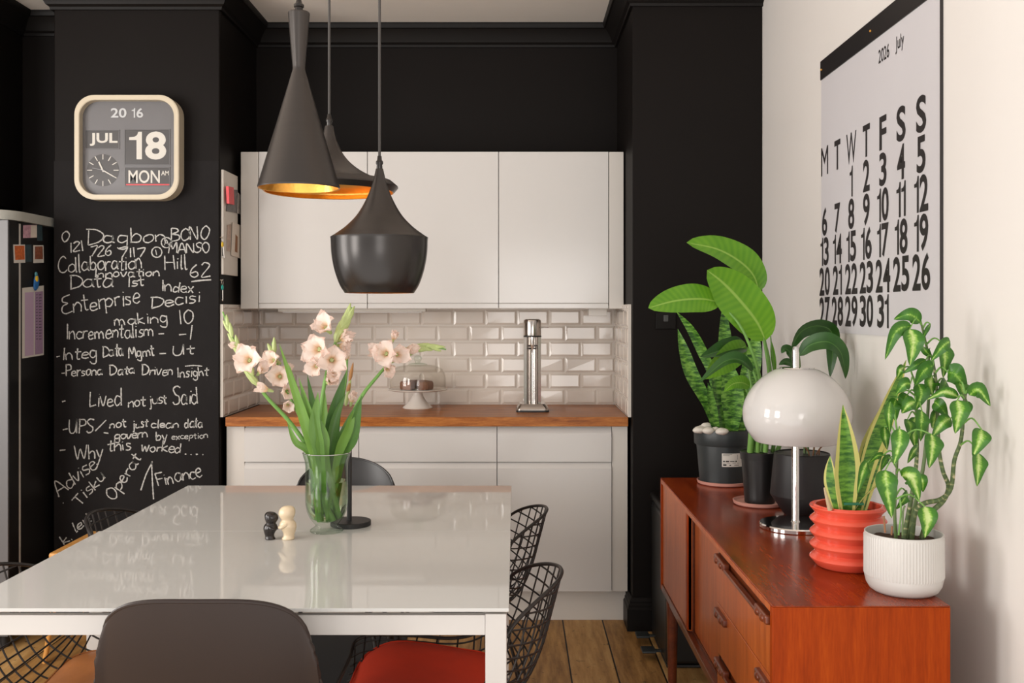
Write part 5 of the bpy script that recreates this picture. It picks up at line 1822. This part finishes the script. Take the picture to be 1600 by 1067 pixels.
# --- yellow edged snake plant in the coral pot
p4 = Vector(((1325 - CX) * 2.44 / FP, 2.44, PZ))
s4 = thing('snake_plant', 'yellow edged snake plant in a shiny coral pot with stacked ridges', 'potted plant', p4)
cprof_ = [(.070, 0), (.074, .0015)]
for i in range(5):
    z = .0045 + i * .0312
    cprof_ += [(.0775, z), (.0845, z + .0085), (.0905, z + .0150), (.0915, z + .0175), (.0905, z + .0200), (.0810, z + .0285), (.0785, z + .0300)]
cprof_ = cprof_[:-2] + [(.0835, .1475), (.0815, .1520), (.0790, .1525)]
po, so_ = tri_pot(p4, cprof_, .074, .132, M['coral'], 96)
inner = None
pot = MB().lathe([(0, 0)] + cprof_ + [(.076, .150), (.0755, .13), (.0755, .12), (0, .12)], p4, 96)
obj('pot', pot, M['coral'], s4, 40)
obj('soil', so_, M['soil'], s4)
for pts, hw, roll in [
    ([(1324, 800, 2.39), (1322, 760, 2.385), (1322, 710, 2.385), (1317, 632, 2.39)], 17, .12),
    ([(1338, 800, 2.44), (1358, 715, 2.45), (1386, 640, 2.46), (1416, 562, 2.46)], 14, .2),
    ([(1334, 800, 2.46), (1352, 720, 2.49), (1374, 665, 2.50), (1404, 598, 2.51)], 16, .2),
    ([(1308, 800, 2.41), (1300, 765, 2.41), (1297, 740, 2.41), (1297, 712, 2.41)], 8, -.5),
    ([(1332, 800, 2.40), (1350, 775, 2.38), (1372, 755, 2.36), (1398, 735, 2.35)], 7, 1.1),
    ([(1345, 800, 2.46), (1356, 750, 2.47), (1372, 700, 2.47), (1392, 640, 2.48)], 13, -.5)]:
    obj('leaf', MB().blade([P(*q) for q in pts], 1.25 * hw * 2.43 / FP, 'sword', roll=roll, fold=.24, n=24, nc=8), M['laur'], s4, 60)
obj('dry_sheath', MB().tube([P(1297, 796, 2.38), P(1292, 778, 2.37), P(1288, 762, 2.365)], [.006, .002], 8, n=8), plain('straw', (0.55, 0.42, 0.26), .8), s4)
a, b = P(1318, 785, 2.385), P(1349, 789, 2.385)
gt = MB().box((a.x, 2.38, a.z - .006), (b.x, 2.39, a.z), .001)
obj('plant_tag', gt, plain('green_tag', (0.02, 0.16, 0.08), .4), s4)

# --- dieffenbachia in the white fluted pot
p5 = Vector(((1412 - CX) * 2.224 / FP, 2.224, PZ))
s5 = thing('dumb_cane', 'variegated leafy cane plant in a white fluted pot at the front of the sideboard', 'potted plant', p5)
prf = [(.060, 0), (.066, .0012), (.074, .007), (.0805, .018), (.0838, .033), (.0838, .036), (.0846, .038), (.0846, .124), (.0840, .126), (.0840, .1315), (.0828, .1325), (.0812, .1315), (.0808, .12), (.0800, .095)]
NS = 320
mb = MB()
vs, fs = [], []
for r, z in prf:
    fl_ = .0009 if .037 < z < .125 and r > .084 else 0
    for k_ in range(NS):
        a = 2 * PI * k_ / NS
        rr = r + fl_ * math.cos(80 * a) * 1.0
        vs.append(p5 + Vector((rr * math.cos(a), rr * math.sin(a), z)))
for j in range(len(prf) - 1):
    for k_ in range(NS):
        fs.append([j * NS + k_, j * NS + (k_ + 1) % NS, (j + 1) * NS + (k_ + 1) % NS, (j + 1) * NS + k_])
fs.append(list(range(NS))[::-1])
fs.append([(len(prf) - 1) * NS + k_ for k_ in range(NS)])
obj('pot', mb.add(vs, fs), M['pot_white'], s5, 30)
obj('soil', MB().grid(lambda u, v: p5 + Vector((.079 * v * math.cos(2 * PI * u), .079 * v * math.sin(2 * PI * u), .112 + .003 * math.sin(50 * u + v * 11))), 40, 8, True), M['soil'], s5)
stems = [
    [(1424, 842, 2.22), (1430, 800, 2.215), (1445, 786, 2.21), (1470, 780, 2.20), (1486, 762, 2.19), (1491, 720, 2.18), (1501, 690, 2.17), (1505, 655, 2.165), (1508, 615, 2.16)],
    [(1440, 842, 2.23), (1452, 805, 2.235), (1474, 782, 2.225), (1482, 760, 2.22), (1473, 735, 2.225), (1467, 700, 2.23), (1465, 650, 2.23), (1463, 600, 2.23), (1457, 560, 2.23)],
    [(1412, 842, 2.22), (1422, 790, 2.24), (1430, 740, 2.245), (1433, 700, 2.25), (1432, 650, 2.25), (1430, 600, 2.25)],
    [(1418, 842, 2.235), (1432, 780, 2.26), (1444, 720, 2.27), (1450, 640, 2.27), (1452, 570, 2.26), (1444, 525, 2.25), (1438, 500, 2.24)],
    [(1400, 842, 2.20), (1398, 800, 2.19), (1400, 760, 2.18), (1402, 720, 2.18), (1404, 690, 2.18)],
]
spts = []
for i, s in enumerate(stems):
    pts = catmull([P(*q) for q in s], 40)
    spts += [(j, p) for j, p in enumerate(pts)]
    rr = ([.0062, .0035], [.0062, .003], [.0058, .003], [.005, .0022], [.004, .002])[i]
    obj('cane', MB().tube(pts, rr, 10), M['cane' if i < 3 else 'stem_dark'], s5)
Z = lambda x, y: (1250 + x / 3.334, 460 + y / 3.334)
LV = [((628, 145), (560, 105), (488, 130), 36, 2.22), ((580, 165), (490, 210), (443, 340), 36, 2.20), ((572, 180), (590, 270), (572, 372), 52, 2.19),
      ((680, 155), (652, 200), (632, 255), 12, 2.25), ((782, 245), (735, 280), (680, 350), 34, 2.19), ((745, 255), (755, 340), (745, 435), 48, 2.22),
      ((655, 340), (595, 375), (535, 412), 22, 2.21), ((695, 370), (635, 410), (600, 475), 44, 2.20), ((690, 425), (680, 470), (690, 525), 50, 2.23),
      ((770, 405), (820, 430), (872, 505), 52, 2.19), ((825, 535), (740, 510), (660, 548), 27, 2.17), ((885, 525), (940, 505), (992, 582), 40, 2.13),
      ((820, 550), (830, 630), (808, 725), 48, 2.14), ((575, 465), (535, 475), (500, 520), 32, 2.20), ((615, 465), (630, 530), (600, 605), 40, 2.22),
      ((470, 560), (462, 640), (468, 725), 28, 2.17), ((635, 605), (632, 680), (628, 765), 46, 2.17), ((520, 700), (515, 790), (488, 888), 42, 2.14),
      ((785, 645), (735, 680), (685, 748), 36, 2.18), ((685, 728), (690, 810), (672, 905), 52, 2.13), ((945, 702), (935, 765), (900, 848), 46, 2.11),
      ((930, 825), (930, 905), (922, 1000), 48, 2.12), ((445, 915), (455, 1020), (478, 1165), 52, 2.13), ((530, 945), (590, 965), (622, 1075), 46, 2.14),
      ((650, 1105), (665, 1180), (650, 1268), 46, 2.125), ((350, 875), (325, 935), (298, 1040), 32, 2.17), ((430, 840), (395, 845), (358, 880), 20, 2.17),
      ((560, 520), (540, 560), (520, 600), 34, 2.24), ((500, 545), (490, 600), (500, 660), 34, 2.24), ((870, 555), (878, 600), (862, 640), 18, 2.17),
      ((700, 560), (735, 590), (770, 640), 34, 2.21), ((720, 610), (700, 650), (690, 700), 36, 2.24), ((610, 800), (585, 830), (560, 880), 30, 2.22), ((560, 650), (575, 700), (570, 750), 36, 2.22),
      ((760, 450), (745, 490), (720, 530), 38, 2.23), ((640, 270), (660, 300), (690, 330), 26, 2.23), ((830, 460), (850, 500), (855, 550), 34, 2.18), ((540, 380), (520, 400), (505, 440), 22, 2.22),
      ((600, 560), (560, 580), (530, 620), 36, 2.19), ((470, 850), (440, 870), (420, 920), 24, 2.18), ((620, 940), (640, 980), (640, 1030), 26, 2.22),
      ((560, 1035), (540, 1070), (500, 1120), 30, 2.20), ((600, 640), (590, 720), (600, 800), 34, 2.24), ((440, 690), (445, 750), (455, 810), 26, 2.21)]
for a, m_, c, hw, d in LV:
    A, B, C = P(*Z(*a), d + .006), P(*Z(*m_), d - .008), P(*Z(*c), d + .004)
    for q in (A, B, C):
        q.x = min(q.x, XW - .03)
    near = min((sp for sp in spts), key=lambda sp: (sp[1] - A).length + (0.05 if sp[1].z > A.z + .01 else 0))[1]
    lf = obj('leaf', MB().blade([A, A.lerp(B, .5) + (B - (A + C) / 2) * .3, B, C], 1.12 * hw / 3.334 * d / FP, 'oval', roll=random.uniform(-.35, .35), fold=.22, n=16, nc=8, wavy=.02), M['dieff'], s5, 60)
    md = (near + A) / 2 + Vector((0, 0, min(.018, (near - A).length * .35)))
    obj('petiole', MB().tube([near, md, A], [.0024, .0014], 6, n=8), M['stem'], lf)
for pts, mt in [([(1383, 832, 2.165), (1382, 818, 2.165), (1381, 806, 2.165)], 'twig'), ([(1393, 836, 2.18), (1394, 822, 2.18)], 'twig'), ([(1404, 836, 2.17), (1408, 800, 2.17), (1406, 780, 2.17)], 'stem'), ([(1410, 836, 2.16), (1411, 800, 2.16), (1414, 790, 2.16)], 'stem_dark')]:
    obj('dry_stalk', MB().tube([P(*q) for q in pts], .0022, 8, n=6), M[mt], s5)
